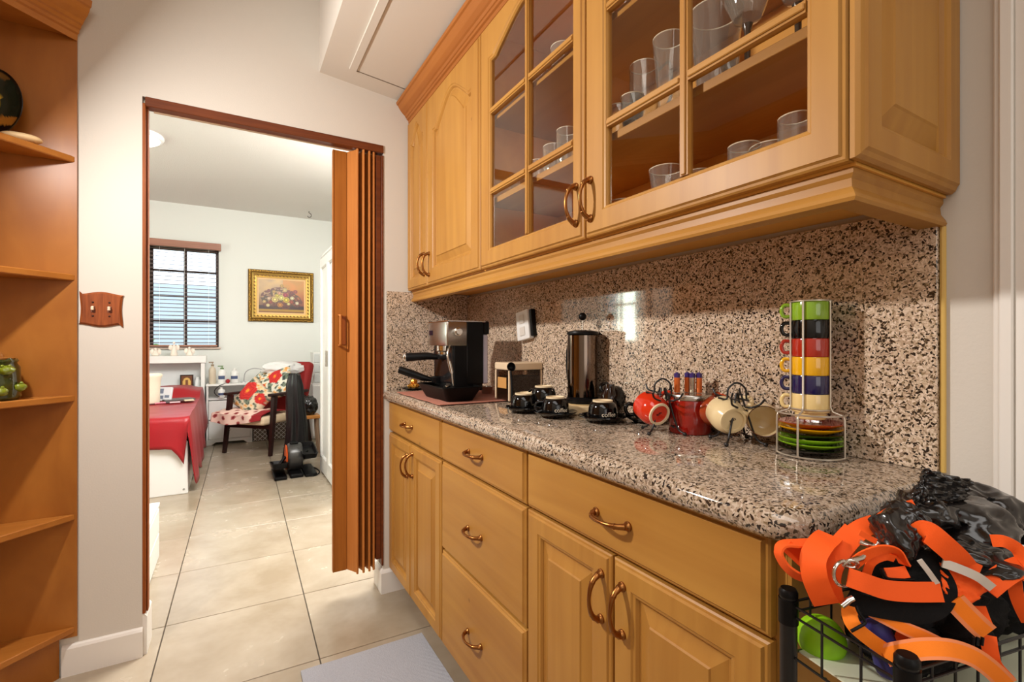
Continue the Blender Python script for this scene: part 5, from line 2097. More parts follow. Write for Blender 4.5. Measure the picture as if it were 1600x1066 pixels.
cushion(MA @ Matrix.Translation((-0.10, -0.08, 0.555)) @ Matrix.Rotation(math.radians(-28), 4, 'X') @ Matrix.Rotation(math.radians(30), 4, 'Y'), 0.40, 0.36, 0.13,
        'floral cushion with a large red poppy leaning lowest on the armchair', [(-0.07, 0.03, 0.115), (0.13, 0.05, 0.06)], (222, 202, 174), 3)
cushion(MA @ Matrix.Translation((0.06, 0.06, 0.69)) @ Matrix.Rotation(math.radians(-22), 4, 'X') @ Matrix.Rotation(math.radians(-20), 4, 'Y'), 0.38, 0.34, 0.12,
        'floral cushion with a red blossom propped highest on the armchair', [(0.04, 0.07, 0.085), (-0.12, -0.02, 0.05)], (226, 222, 206), 8)
cushion(MA @ Matrix.Translation((-0.17, 0.09, 0.66)) @ Matrix.Rotation(math.radians(-18), 4, 'X') @ Matrix.Rotation(math.radians(45), 4, 'Y'), 0.30, 0.30, 0.09,
        'small floral cushion with its corner up behind the poppy cushion', [(0.04, 0.04, 0.035)], (206, 212, 204), 12)
bm = B()
c = MA @ V((0.04, 0.20, 0.86))
lump(bm, c, 0.20, 0.09, 0.075, 0.35, 1.6, 4, 5, ridge=True)
single('white_bundle', bm, plain('white_plastic_sheet', rgb(228, 226, 224), 0.35), 'crumpled white bundle on top of the armchair back', 'bundle', c - V((0, 0, 0.07)), smooth=60)

# patterned carton under the chair
ct = thing('patterned_box', 'grey box with a white lattice pattern on the floor under the armchair', 'box', (0.40, 6.42, 0))
obj('box_body', bx(0.215, 0.62, 6.36, 6.6, 0, 0.20, 0.004), plain('box_grey', rgb(120, 108, 96), 0.7), ct)
for k in range(-4, 14):
    for s in (1, -1):
        bm = B()
        x = 0.215 + k * 0.05
        a, b = V((x, 6.358, 0.005)), V((x + 0.19, 6.358, 0.195))
        if s < 0:
            a.z, b.z = b.z, a.z
        # clip to the face
        t0 = max(0, (0.218 - a.x) / 0.19)
        t1 = min(1, (0.617 - a.x) / 0.19)
        if t1 - t0 < 0.05:
            bm.free()
            continue
        tube(bm, [a.lerp(b, t0), a.lerp(b, t1)], 0.003, 4)
        obj('lattice_line', bm, WHITEP, ct)

# tall black cloth thing in front of the chair
bm = B()
BCX, BCY = 0.535, 5.12


def clothf(u, v):
    a = u * 2 * PI
    z = 0.02 + 0.82 * v
    r = 0.098 - 0.035 * v - 0.018 * sstep(0.85, 1, v)
    r *= 1 + 0.13 * math.sin(a * 5 + v * 2) + 0.07 * math.sin(a * 11 - v * 3)
    return V((BCX + 0.01 * math.sin(v * 5) + r * math.cos(a) * 1.05, BCY + r * math.sin(a) * 0.9, z + 0.012 * math.sin(a * 3) * v))


rws = grid(bm, 60, 30, clothf, True)
bm.faces.new(rws[0][::-1])
bm.faces.new(rws[-1])
single('black_cover', bm, plain('black_nylon', rgb(18, 16, 18), 0.35), 'tall black folded nylon cover standing before the armchair', 'cover', (BCX, BCY, 0.02), smooth=60)

# stool with a bag, right of the chair
stl = thing('wooden_stool', 'small wooden stool with curved legs right of the armchair', 'stool', (0.69, 5.45, 0))
STW = wood('stool_wood', rgb(176, 110, 50), rgb(206, 140, 70), 'X', knots=False)
obj('seat', bx(0.595, 0.80, 5.33, 5.52, 0.36, 0.395, 0.006), STW, stl)
for sx_, sy_ in ((0.63, 5.36), (0.77, 5.36), (0.63, 5.49), (0.77, 5.49)):
    bm = B()
    dx = -0.03 if sx_ < 0.7 else 0.03
    tube(bm, smooth_path([(sx_, sy_, 0.36), (sx_ + dx * 0.2, sy_, 0.22), (sx_ + dx, sy_, 0.0)], 4), [0.016] * 9, 8)
    obj('leg', bm, plain('leg_tan', rgb(150, 120, 96), 0.5), stl, smooth=60)
bm = B()
lump(bm, (0.69, 5.42, 0.49), 0.085, 0.075, 0.095, 0.35, 2.2, 4, 9, ridge=True)
single('black_handbag', bm, BAGM, 'crumpled black bag sitting on the wooden stool', 'bag', (0.69, 5.42, 0.40), smooth=50)

# mini fridge with plastic drawers
mf = thing('white_cabinet', 'low white cabinet in the far corner by the wardrobe', 'cabinet', (1.0, 6.35, 0))
obj('cabinet_body', bx(0.825, 1.25, 6.16, 6.62, 0.0, 0.66, 0.008), WHITE, mf)
obj('cabinet_door', bx(0.828, 1.247, 6.138, 6.158, 0.03, 0.64, 0.006), WHITE, mf)
pd = thing('plastic_drawers', 'small clear plastic drawer tower on the low white cabinet', 'drawers', (0.95, 6.3, 0.66))
CLR = plain('milky_plastic', rgb(222, 224, 222), 0.3)
obj('frame', bx(0.845, 1.02, 6.22, 6.44, 0.6605, 1.035, 0.004), WHITE, pd)
for k in range(3):
    z0 = 0.675 + k * 0.118
    d_ = obj('drawer', bx(0.857, 1.008, 6.208, 6.2195, z0, z0 + 0.105, 0.003), CLR, pd)
    obj('pull', bx(0.91, 0.955, 6.200, 6.2075, z0 + 0.075, z0 + 0.088, 0.002), WHITE, d_)

# pedal exerciser
ex = thing('pedal_exerciser', 'black and orange mini elliptical pedal exerciser on the bedroom floor', 'exercise machine', (0.475, 4.62, 0))
DM = Matrix.Translation((0.405, 4.64, 0.145)) @ Matrix.Rotation(PI / 2, 4, 'Y')
GUN = plain('gunmetal', rgb(66, 64, 62), 0.3, metal=0.4)
bm = B()
lathe(bm, [(0.10, 0.012), (0.112, 0.018), (0.118, 0.03), (0.118, 0.115), (0.112, 0.127), (0.10, 0.133), (0, 0.133)], 36, DM)
obj('drum', bm, GUN, ex, smooth=40)
bm = B()
lathe(bm, [(0.0995, 0.011), (0.108, 0.004), (0.104, 0.0), (0.085, -0.002), (0.075, 0.004), (0, 0.006)], 36, DM)
obj('orange_side', bm, plain('orange_plastic', rgb(222, 92, 36), 0.3), ex, smooth=40)
obj('base', bx(0.425, 0.53, 4.44, 4.86, 0.0, 0.035, 0.01, 2), BLACK, ex)
obj('display', bx(0.437, 0.505, 4.60, 4.66, 0.262, 0.272, 0.003), BLACK, ex)
for s, x in ((-1, 0.352), (1, 0.588)):
    zc = 0.075 if s < 0 else 0.17
    bm = B()
    Mt_ = Matrix.Translation((x, 4.58 + (0.04 if s > 0 else 0), zc)) @ Matrix.Rotation(math.radians(8 * s), 4, 'X')
    tray_bm = B()
    tray(bm, -0.070, 0.062, -0.17, 0.17, 0, 0.045, 0.012, 0.008, 0.03)
    bmesh.ops.transform(bm, matrix=Mt_, verts=bm.verts)
    tray_bm.free()
    obj('pedal', bm, BLACK, ex, smooth=40)
    bm = B()
    box(bm, x - 0.05, x + 0.05, 4.42, 4.80, 0.0, 0.03, 0.012, seg=2)
    obj('rail', bm, BLACK, ex, smooth=40)
    bm = B()
    tube(bm, [(x, 4.62, zc + 0.01), (0.405 if s < 0 else 0.54, 4.64, 0.15)], 0.014, 10)
    obj('crank', bm, BLACK, ex, smooth=50)
bm = B()
tube(bm, smooth_path([(0.62, 4.75, 0.006), (0.665, 4.66, 0.006), (0.668, 4.52, 0.006), (0.62, 4.43, 0.006), (0.56, 4.43, 0.006)], 6), 0.005, 6)
obj('power_cord', bm, BLACK, ex, smooth=60)

# wardrobe
wr = thing('wardrobe', 'tall white wardrobe with framed and mirrored doors right of the doorway', 'wardrobe', (0.95, 4.05, 0))
obj('carcass', bx(0.7015, 1.30, 3.50, 4.585, 0.0, 1.90, 0.003), WHITE, wr)
obj('cornice', bx(0.685, 1.31, 3.495, 4.592, 1.9005, 1.925, 0.004), WHITE, wr)
MW = Mx(0.7005)
MIR = plain('mirror', rgb(210, 214, 212), 0.02, metal=1.0)


def wdoor(a, b, mirror):
    bm = B()
    o = lambda i: loop(a + i, b - i, 0.02 + i, 1.89 - i, 0, 2)
    q = lambda i: loop(a + 0.065 + i, b - 0.05 - i, 0.16 + i, 1.80 - i, 0, 2)
    rings(bm, MW, [(o(0), 0), (o(0), 0.018), (o(0.002), 0.020), (q(-0.01), 0.020), (q(0), 0.012), (q(0), 0.002)], False)
    d = obj('door', bm, WHITE, wr)
    bm = B()
    rings(bm, MW, [(q(0), 0.006)], True)
    obj('mirror' if mirror else 'door_panel', bm, MIR if mirror else WHITE, d)
    bm = B()
    tube(bm, [MW(b - 0.025 if a < 4.0 else a + 0.025, 0.95, 0.028), MW(b - 0.025 if a < 4.0 else a + 0.025, 1.08, 0.028)], 0.005, 8)
    obj('handle', bm, STEEL, d, smooth=50)


wdoor(4.200, 4.580, False)
wdoor(3.820, 4.196, True)
wdoor(3.505, 3.816, False)

# low white chest left of the doorway
lc = thing('low_chest', 'low glossy white chest of drawers just inside the doorway on the left', 'chest', (-0.55, 2.8, 0))
obj('carcass', bx(-0.78, -0.352, 2.40, 3.17, 0.0, 0.272, 0.003), WHITE, lc)
obj('top_board', bx(-0.79, -0.334, 2.39, 3.18, 0.2725, 0.290, 0.002), WHITE, lc)
for (a, b) in ((0.008, 0.132), (0.138, 0.262)):
    obj('drawer', bx(-0.3515, -0.335, 2.405, 3.165, a, b, 0.002), WHITE, lc)

# blind
bl_ = thing('window_blind', 'slatted blind with a brown valance in the bedroom window', 'blind', (-0.46, 6.66, 1.10))
VAL = wood('blind_valance', rgb(150, 104, 86), rgb(178, 130, 110), 'X', knots=False)
SLT = plain('blind_slat', rgb(104, 80, 70), 0.5)
obj('valance', bx(WX0 - 0.0, WX1 + 0.024, 6.615, 6.690, 2.235, 2.312, 0.004), VAL, bl_)
obj('bottom_rail', bx(WX0 + 0.015, WX1 - 0.012, 6.640, 6.685, 1.104, 1.124, 0.003), VAL, bl_)
s0 = obj('slat', bx(-0.320, 0.320, -0.022, 0.022, -0.0016, 0.0016), SLT, bl_)
N_S = 25
for k in range(N_S):
    s_ = s0 if k == 0 else s0.copy()
    if k:
        COL.objects.link(s_)
    s_.location = V((-0.467, 6.664, 1.150 + k * 1.065 / (N_S - 1))) - ORIG[bl_]
    s_.rotation_euler = (math.radians(13), 0, 0)
me = s0.data
me.transform(Matrix.Translation(ORIG[bl_]))
for x in (-0.70, -0.467, -0.235):
    obj('ladder_cord', bx(x - 0.001, x + 0.001, 6.641, 6.6425, 1.12, 2.235), WHITEP, bl_)
bm = B()
tube(bm, [(-0.165, 6.636, 2.24), (-0.165, 6.636, 1.98)], 0.002, 6)
lathe(bm, [(0, 0), (0.006, 0.003), (0.004, 0.03), (0, 0.032)], 10, Matrix.Translation((-0.165, 6.636, 1.95)))
obj('pull_cord', bm, BLACK, bl_, smooth=50)

# framed flower painting
pt_ = thing('framed_painting', 'flower still life in an ornate gold frame on the bedroom wall', 'painting', (0.542, YB, 1.73))
GOLDF = plain('gold_leaf', rgb(196, 152, 66), 0.35, metal=0.75, bump=1.0, bscale=140, var=0.35)
GOLDB = plain('bright_gold', rgb(232, 194, 110), 0.3, metal=0.7, var=0.15)
fx0, fx1, fz0, fz1 = 0.170, 0.915, 1.412, 2.052
MF = My(YB - 0.002)


def fl(i):
    return loop(fx0 + i, fx1 - i, fz0 + i, fz1 - i, 0, 2)


bm = B()
rings(bm, MF, [(fl(0), 0), (fl(0.0), 0.018), (fl(0.010), 0.030), (fl(0.030), 0.034), (fl(0.040), 0.026), (fl(0.040), 0.002)], False)
obj('outer_moulding', bm, plain('dark_gold', rgb(120, 88, 34), 0.4, metal=0.6, bump=1.0, bscale=120, var=0.6), pt_)
bm = B()
rings(bm, MF, [(fl(0.040), 0.002), (fl(0.041), 0.034), (fl(0.048), 0.040), (fl(0.056), 0.034), (fl(0.072), 0.020), (fl(0.086), 0.016), (fl(0.088), 0.022), (fl(0.094), 0.020), (fl(0.094), 0.002)], False)
obj('inner_moulding', bm, GOLDB, pt_)
bm = B()
per = []
a0, a1, b0, b1 = fx0 + 0.068, fx1 - 0.068, fz0 + 0.068, fz1 - 0.068
for k in range(16):
    per += [(a0 + (a1 - a0) * k / 15, b0, 0), (a0 + (a1 - a0) * k / 15, b1, 0)]
for k in range(1, 12):
    per += [(a0, b0 + (b1 - b0) * k / 12, 1), (a1, b0 + (b1 - b0) * k / 12, 1)]
for x, z, o_ in per:
    box(bm, -0.013, 0.013, -0.007, 0.004, -0.006, 0.006, 0.003, M=Matrix.Translation((x, YB - 0.026, z)) @ Matrix.Rotation(0.7, 4, 'Y'))
obj('rope_carving', bm, plain('carving_gold', rgb(110, 74, 26), 0.4, metal=0.5), pt_, kind='stuff')
bm = B()
rn = random.Random(5)
for k in range(46):
    for side in range(4):
        t = k / 45
        if side < 2:
            x, z = fx0 + 0.012 + (fx1 - fx0 - 0.024) * t, (fz0 + 0.018, fz1 - 0.018)[side]
        else:
            x, z = (fx0 + 0.018, fx1 - 0.018)[side - 2], fz0 + 0.012 + (fz1 - fz0 - 0.024) * t
        box(bm, -0.006, 0.006, -0.005, 0.004, -0.004, 0.004, 0.002, M=Matrix.Translation((x + rn.uniform(-.006, .006), YB - 0.037, z + rn.uniform(-.006, .006))) @ Matrix.Rotation(rn.uniform(0, 3), 4, 'Y'))
obj('leaf_carving', bm, GOLDF, pt_, kind='stuff')
bm = B()
rings(bm, MF, [(fl(0.0945), 0.010), (fl(0.115), 0.010)], False)
obj('cream_slip', bm, plain('slip', rgb(232, 190, 130), 0.5), pt_)
bm = B()
PX0, PX1, PZ0, PZ1 = fx0 + 0.114, fx1 - 0.114, fz0 + 0.114, fz1 - 0.114
grid(bm, 110, 90, lambda u, v: V((PX0 + (PX1 - PX0) * u, YB - 0.0115, PZ0 + (PZ1 - PZ0) * v)))
cv = obj('canvas', bm, vcol_mat('oil_paint', 0.35), pt_, recalc=False)
BL = [(0.50, 0.82, .045, (196, 150, 40)), (0.57, 0.70, .05, (226, 196, 120)), (0.45, 0.60, .045, (222, 160, 120)), (0.40, 0.52, .05, (214, 190, 60)), (0.58, 0.55, .06, (176, 44, 60)), (0.35, 0.40, .07, (236, 206, 110)),
      (0.49, 0.46, .065, (240, 222, 120)), (0.60, 0.40, .07, (232, 200, 50)), (0.73, 0.46, .045, (236, 220, 170)), (0.22, 0.43, .04, (222, 186, 150)), (0.12, 0.33, .035, (220, 180, 100)), (0.20, 0.22, .04, (232, 206, 140)),
      (0.65, 0.28, .035, (236, 214, 130)), (0.84, 0.31, .04, (236, 220, 180)), (0.72, 0.34, .045, (170, 70, 30)), (0.26, 0.32, .045, (150, 54, 30)), (0.80, 0.66, .05, (160, 60, 30)), (0.22, 0.66, .04, (130, 50, 44)), (0.33, 0.64, .04, (190, 150, 60)),
      (0.46, 0.24, .06, (206, 130, 30)), (0.72, 0.62, .05, (130, 50, 30)), (0.66, 0.64, .04, (150, 60, 50))]


def paintc(co):
    u = (co.x + ORIG[cv].x - PX0) / (PX1 - PX0)
    v = (co.z + ORIG[cv].z - PZ0) / (PZ1 - PZ0)
    for bx_, by_, r, c in BL:
        d = math.hypot(u - bx_, (v - by_) * 0.85)
        if d < r:
            k = 1 - 0.35 * (d / r) + 0.2 * math.sin(d / r * 9)
            return tuple(min(255, max(0, q * k)) for q in c)
    if v < 0.11:
        return (170, 128, 30) if v > 0.04 else (120, 70, 20)
    n_ = noise.noise(V((u * 6, v * 6, 2)))
    e_ = math.hypot((u - 0.5) / 0.48, (v - 0.42) / 0.36)
    if e_ < 1 and noise.noise(V((u * 20, v * 20, 6))) > -0.15 and e_ + n_ * 0.4 < 0.95:
        return (70, 50, 24) if n_ > 0 else (96, 44, 22)
    if v < 0.22:
        return (56, 20, 14)
    if u > 0.52:
        return (196 - 110 * max(0, 0.75 - v) + 20 * n_, 130 - 130 * max(0, 0.75 - v), 36)
    return (186 - 190 * max(0, 0.62 - v) + 24 * n_, 150 - 190 * max(0, 0.62 - v) + 18 * n_, 98 - 130 * max(0, 0.62 - v))


paint(cv, lambda co: tuple(max(0, q) for q in paintc(co)))

# ceiling light and hook
cl = thing('ceiling_light', 'round white flush ceiling light in the bedroom', 'ceiling light', (-0.62, 4.62, HC))
MC = Matrix.Translation((-0.625, 4.64, HC - 0.0005)) @ Matrix.Rotation(PI, 4, 'X')
bm = B()
lathe(bm, [(0, 0), (0.165, 0), (0.168, 0.012), (0.158, 0.030), (0.148, 0.034), (0.143, 0.030), (0, 0.030)], 48, MC)
obj('rim', bm, WHITEP, cl, smooth=40)
bm = B()
lathe(bm, [(0.1425, 0.0305), (0.138, 0.040), (0.11, 0.058), (0.06, 0.070), (0, 0.074)], 40, MC)
obj('diffuser', bm, emis('lit_diffuser', (1, 0.98, 0.94, 1), 1.2), cl, smooth=60)
bm = B()
hx, hy_ = 0.812, 6.30
tube(bm, smooth_path([(hx, hy_, HC - 0.0005), (hx, hy_, HC - 0.02), (hx + 0.022, hy_, HC - 0.035), (hx + 0.02, hy_, HC - 0.065), (hx - 0.005, hy_, HC - 0.075), (hx - 0.018, hy_, HC - 0.06)], 5), 0.004, 8)
single('ceiling_hook', bm, plain('dark_hook', rgb(70, 60, 54), 0.4, metal=0.7), 'small dark hook screwed into the bedroom ceiling', 'hook', (hx, hy_, HC - 0.075), smooth=60)

# ------------------------------------------------------------------ glassware behind the cabinet doors
GZ0 = ZU0 + 0.0145


def on_x(px, x):
    d = ray(px)
    return d.y * x / d.x


def glass(kind, px, x, z, r, h, label, y=None):
    y = on_x(px, x) if y is None else y
    y = max(YU + 0.02 + r, y)
    M = Matrix.Translation((x, y, z + 0.0006))
    t = thing(kind, label, 'glass', (x, y, z))
    w_ = 0.0022
    bm = B()
    if kind == 'goblet':
        lathe(bm, [(0.003, h * 0.42), (r * 0.6, h * 0.47), (r, h * 0.66), (r * 0.96, h), (r * 0.96 - w_, h), (r - w_, h * 0.66), (r * 0.58, h * 0.49), (0.001, h * 0.45)], 32, M)
    elif kind == 'flared_glass':
        lathe(bm, [(0, 0), (r * 0.60, 0), (r * 0.62, 0.004), (r * 0.82, h * 0.6), (r, h), (r - w_, h), (r * 0.80 - w_, h * 0.6), (r * 0.58, 0.008), (0, 0.008)], 32, M)
    elif kind == 'glass_bowl':
        lathe(bm, [(0, 0), (r * 0.5, 0), (r * 0.8, h * 0.2), (r, h * 0.6), (r * 0.97, h), (r * 0.97 - w_, h), (r - w_, h * 0.6), (r * 0.78, h * 0.24), (0, 0.006)], 32, M)
    else:
        lathe(bm, [(0, 0), (r * 0.9, 0), (r * 0.93, 0.003), (r, h * 0.5), (r, h), (r - w_, h), (r - w_, h * 0.5), (r * 0.88, 0.008), (0, 0.008)], 32, M)
    obj('bowl', bm, TUMB, t, smooth=40)
    bm = B()
    rr_ = r * (0.96 if kind != 'glass_bowl' else 0.96)
    tube(bm, [(x + rr_ * math.cos(a), y + rr_ * math.sin(a), z + 0.0006 + h) for a in [i / 32 * 2 * PI for i in range(32)]], 0.0012, 6, closed=True)
    obj('rim', bm, plain('rim_highlight', rgb(240, 226, 204), 0.1), t, smooth=60)  # opaque pale ring painted as the highlight on the lip
    if kind == 'goblet':
        bm = B()
        lathe(bm, [(0.0045, 0.004), (0.0055, h * 0.36), (0.009, h * 0.42), (0, h * 0.43)], 16, M)
        lathe(bm, [(0, 0), (r * 0.8, 0), (r * 0.8, 0.002), (0.006, 0.005), (0, 0.005)], 28, M)
        obj('stem', bm, plain('smoked_stem', rgb(60, 44, 34), 0.15), t, 'dark stem and foot', smooth=50)
    if kind == 'glass_jug':
        bm = B()
        tube(bm, smooth_path([(x + 0.6 * r, y - r * 0.75, z + h * 0.9), (x + 0.9 * r, y - r * 1.5, z + h * 0.95), (x + 0.9 * r, y - r * 1.6, z + h * 0.45), (x + 0.6 * r, y - r * 0.75, z + h * 0.25)], 6), 0.0035, 8)
        obj('handle', bm, TUMB, t, smooth=50)
    return t


G = glass
G('glass_bowl', 975, 0.80, GZ0, 0.042, 0.070, 'low glass bowl leftmost on the bottom of the right-hand glazed cabinet')
G('tumbler', 1003, 0.86, GZ0, 0.030, 0.085, 'tumbler at the back between the low bowl and the flared glass, bottom board')
G('flared_glass', 1041, 0.79, GZ0, 0.036, 0.105, 'flared glass just left of the vertical bar on the cabinet bottom')
G('tumbler', 1092, 0.84, GZ0, 0.026, 0.095, 'slim tumbler just right of the vertical bar on the cabinet bottom')
G('glass_jug', 1118, 0.90, GZ0, 0.028, 0.100, 'little glass jug with a handle towards the back of the cabinet bottom')
G('tumbler', 1163, 0.79, GZ0, 0.028, 0.090, 'tumbler fourth from the right on the bottom of the glazed cabinet')
G('glass_bowl', 1203, 0.82, GZ0, 0.034, 0.085, 'round glass bowl second from the right on the cabinet bottom')
G('tumbler', 1243, 0.79, GZ0, 0.026, 0.105, 'tumbler at the right edge of the cabinet bottom')
G('glass_jug', 1006, 0.80, ZSH1, 0.032, 0.150, 'glass cream jug with curled handle on the middle shelf')
G('glass_bowl', 966, 0.80, ZSH1, 0.040, 0.085, 'glass sugar bowl leftmost on the middle shelf of the right-hand cabinet')
G('glass_bowl', 988, 0.77, ZSH1, 0.026, 0.075, 'small glass bowl in front of the cream jug')
G('flared_glass', 1046, 0.78, ZSH1, 0.034, 0.155, 'tall flared glass beside the cream jug on the middle shelf')
G('flared_glass', 1118, 0.82, ZSH1, 0.052, 0.175, 'widest flared glass vase on the middle shelf')
G('goblet', 1168, 0.775, ZSH1, 0.038, 0.195, 'goblet with a dark stem right of the wide glass vase')
G('goblet', 1247, 0.79, ZSH1, 0.034, 0.180, 'goblet with a dark stem at the right edge of the middle shelf')
G('glass_bowl', 1140, 0.755, ZSH1, 0.016, 0.035, 'tiny cut-glass salt cellar at the shelf edge')
G('tumbler', 842, 0.84, ZSH1, 0.034, 0.100, 'tumbler leftmost in the right-hand column of the left glazed door')
G('tumbler', 866, 0.82, ZSH1, 0.034, 0.105, 'tumbler in the middle of the row behind the left glazed door')
G('tumbler', 886, 0.80, ZSH1, 0.030, 0.115, 'tumbler at the right of the row behind the left glazed door')
G('flared_glass', 810, 0.84, ZSH1, 0.032, 0.095, 'flared glass left of the vertical bar behind the left glazed door')
G('glass_bowl', 848, 0.82, ZSH2, 0.040, 0.075, 'glass dish with a lid shape on the top shelf, left one')
G('glass_bowl', 880, 0.80, ZSH2, 0.036, 0.085, 'glass dish on the top shelf near the door frame, right one')
G('tumbler', 800, 0.83, GZ0, 0.026, 0.062, 'small tumbler left on the bottom board behind the left glazed door')
G('tumbler', 818, 0.83, GZ0, 0.026, 0.062, 'small tumbler by the vertical bar on the bottom board')
G('glass_bowl', 980, 0.83, ZSH2, 0.040, 0.085, 'glass dish on the top shelf behind the right glazed door')

# ------------------------------------------------------------------ slim wire cart with dog things at the end of the worktop
ca = thing('wire_cart', 'slim black wire cart at the end of the cabinets', 'cart', (0.75, 0.24, 0))
PA, PB = V((0.594, 0.342)), V((0.567, 0.211))
dirx = V((0.98, -0.20))
PC, PD = PA + dirx * 0.36, PB + dirx * 0.36
for p in (PA, PB, PC, PD):
    bm = B()
    tube(bm, [(p.x, p.y, 0.02), (p.x, p.y, 0.829)], 0.0098, 18)
    po = obj('post', bm, BLACKW, ca, smooth=50)
    bm = B()
    tube(bm, [(p.x, p.y, 0.8292), (p.x, p.y, 0.834), (p.x, p.y, 0.838)], [0.0108, 0.0108, 0.0085], 18)
    obj('post_cap', bm, BLACK, po, smooth=50)
    bm = B()
    tube(bm, [(p.x, p.y, 0.796), (p.x, p.y, 0.826)], 0.0112, 18)
    obj('collar', bm, BLACK, po, smooth=50)
    bm = B()
    bmesh.ops.create_icosphere(bm, subdivisions=2, radius=0.019, matrix=Matrix.Translation((p.x, p.y, 0.0195)))
    obj('caster', bm, BLACK, po, smooth=60)
for zt_, zb_ in ((0.820, 0.757), (0.45, 0.39), (0.14, 0.08)):
    for (p, q) in ((PA, PB), (PB, PD), (PD, PC), (PC, PA)):
        bm = B()
        for z in (zt_, zt_ - 0.013, zb_):
            tube(bm, [(p.x, p.y, z), (q.x, q.y, z)], 0.0017, 6)
        obj('side_rail', bm, BLACKW, ca, smooth=60)
        n_ = max(2, int((q - p).length / 0.034))
        bm = B()
        for k in range(1, n_):
            c = p.lerp(q, k / n_)
            dn = V((-(q - p).y, (q - p).x)).normalized() * 0.006
            tube(bm, [(c.x, c.y, zt_), (c.x, c.y, zb_), (c.x + dn.x, c.y + dn.y, zb_ - 0.003)], 0.0014, 6)
        obj('side_wires', bm, BLACKW, ca, smooth=60)
    bm = B()
    for k in range(1, 16):
        a, b = PA.lerp(PC, k / 16), PB.lerp(PD, k / 16)
        tube(bm, [(a.x, a.y, zb_), (b.x, b.y, zb_)], 0.0013, 6)
    obj('basket_floor', bm, BLACKW, ca, smooth=60)
ins = lambda p, k: (p.x + (0.75 - p.x) * k, p.y + (0.24 - p.y) * k)
bm = B()
prism(bm, [ins(PA, 0.07), ins(PB, 0.07), ins(PD, 0.07), ins(PC, 0.07)][::-1], 0.7588, 0.7610)
single('basket_liner', bm, plain('pale_liner', rgb(214, 216, 190), 0.5), 'pale plastic liner on the floor of the top wire basket', 'liner', (0.75, 0.24, 0.7588))

bm = B()
c = at(1283, 998, 0.600)
bmesh.ops.create_uvsphere(bm, u_segments=28, v_segments=18, radius=0.0272, matrix=Matrix.Translation(c))
single('lime_ball', bm, plain('lime_rubber', rgb(150, 214, 20), 0.45, var=0.1, bscale=20), 'lime green ball in the top wire basket', 'ball', (c.x, c.y, c.z - 0.027), smooth=80)
bm = B()
tube(bm, smooth_path([at(1362, 968, 0.520), at(1372, 990, 0.515), at(1384, 1020, 0.512), at(1392, 1052, 0.515)], 6), [0.008] + [0.0135] * 17 + [0.010], 14)
single('blue_toy', bm, plain('blue_rubber', rgb(44, 40, 110), 0.6), 'blue rubbery toy poking out of the basket below the orange straps', 'toy', at(1384, 1020, 0.512), smooth=60)

# dark heap that fills the basket
bm = B()
lump(bm, (0.76, 0.262, 0.815), 0.125, 0.060, 0.044, 0.30, 2.0, 5, 3, ridge=True)
lump(bm, (0.68, 0.262, 0.800), 0.050, 0.050, 0.036, 0.30, 2.4, 4, 13, ridge=True)
lump(bm, (0.86, 0.25, 0.81), 0.06, 0.06, 0.044, 0.30, 2.4, 4, 23, ridge=True)
single('dark_cloth_heap', bm, BLACKF, 'dark cloth heap filling the wire basket under the straps', 'cloth', (0.74, 0.245, 0.765), smooth=50)

# black plastic bags


def bag(name, label, parts, loc):
    t = thing(name, label, 'bag', loc)
    for nm, c, r, seed in parts:
        bm = B()
        lump(bm, c, r[0], r[1], r[2], 0.42, 0.95, 5, seed, ridge=True)
        obj(nm, bm, BAGM, t, smooth=60)
    return t


def sheet(bm, corners, amp=0.006, n=26, seed=0):
    a, b, c, d = [V(p) for p in corners]
    nn = (b - a).cross(d - a).normalized()
    grid(bm, n, n, lambda u, v: a.lerp(b, u).lerp(d.lerp(c, u), v) + nn * amp * (1.6 * abs(noise.noise(V((u * 3.5, v * 3.5, seed)))) + 0.8 * noise.noise(V((u * 9, v * 9, seed)))) )


t = bag('black_plastic_bag', 'crumpled black plastic bag on top of the heap beside the worktop', [('bag_body', at(1488, 815, 0.600), (0.055, 0.050, 0.030), 31), ('bag_body', at(1530, 800, 0.62), (0.036, 0.04, 0.030), 37), ('bag_body', at(1440, 800, 0.585), (0.028, 0.03, 0.022), 39)], at(1488, 830, 0.60))
bm = B()
sheet(bm, [at(1449, 733, 0.570), at(1525, 752, 0.585), at(1512, 788, 0.575), at(1440, 778, 0.560)], 0.007, seed=4)
o = obj('bag_mouth', bm, BAGM, t, smooth=40)
o.modifiers.new('thick', 'SOLIDIFY').thickness = 0.0012
bm = B()
sheet(bm, [at(1449, 733, 0.570), at(1452, 782, 0.560), at(1415, 800, 0.555), at(1436, 760, 0.562)], 0.006, seed=9)
o = obj('bag_mouth', bm, BAGM, t, smooth=40)
o.modifiers.new('thick', 'SOLIDIFY').thickness = 0.0012
bag('black_plastic_bag', 'smaller black plastic knot between the orange straps', [('bag_body', at(1400, 835, 0.535), (0.022, 0.022, 0.024), 51), ('bag_body', at(1414, 812, 0.55), (0.016, 0.02, 0.018), 57)], at(1400, 850, 0.535))
bag('black_plastic_bag', 'matt black cloth pouch under the right-hand orange strap', [('bag_body', at(1545, 878, 0.540), (0.040, 0.03, 0.016), 61), ('bag_body', at(1510, 865, 0.545), (0.026, 0.03, 0.016), 67)], at(1540, 890, 0.54))
bm = B()
ribbon(bm, [at(1540, 786, 0.60), at(1566, 796, 0.60), at(1586, 818, 0.60), at(1594, 850, 0.60)], 0.017, 0.3, 0.003)
single('black_strap', bm, BLACKF, 'curved black strap arching over a tan patch at the far right', 'strap', at(1570, 800, 0.6))
bm = B()
sheet(bm, [at(1556, 792, 0.612), at(1574, 796, 0.612), at(1582, 824, 0.612), at(1568, 820, 0.612)], 0.001, 6)
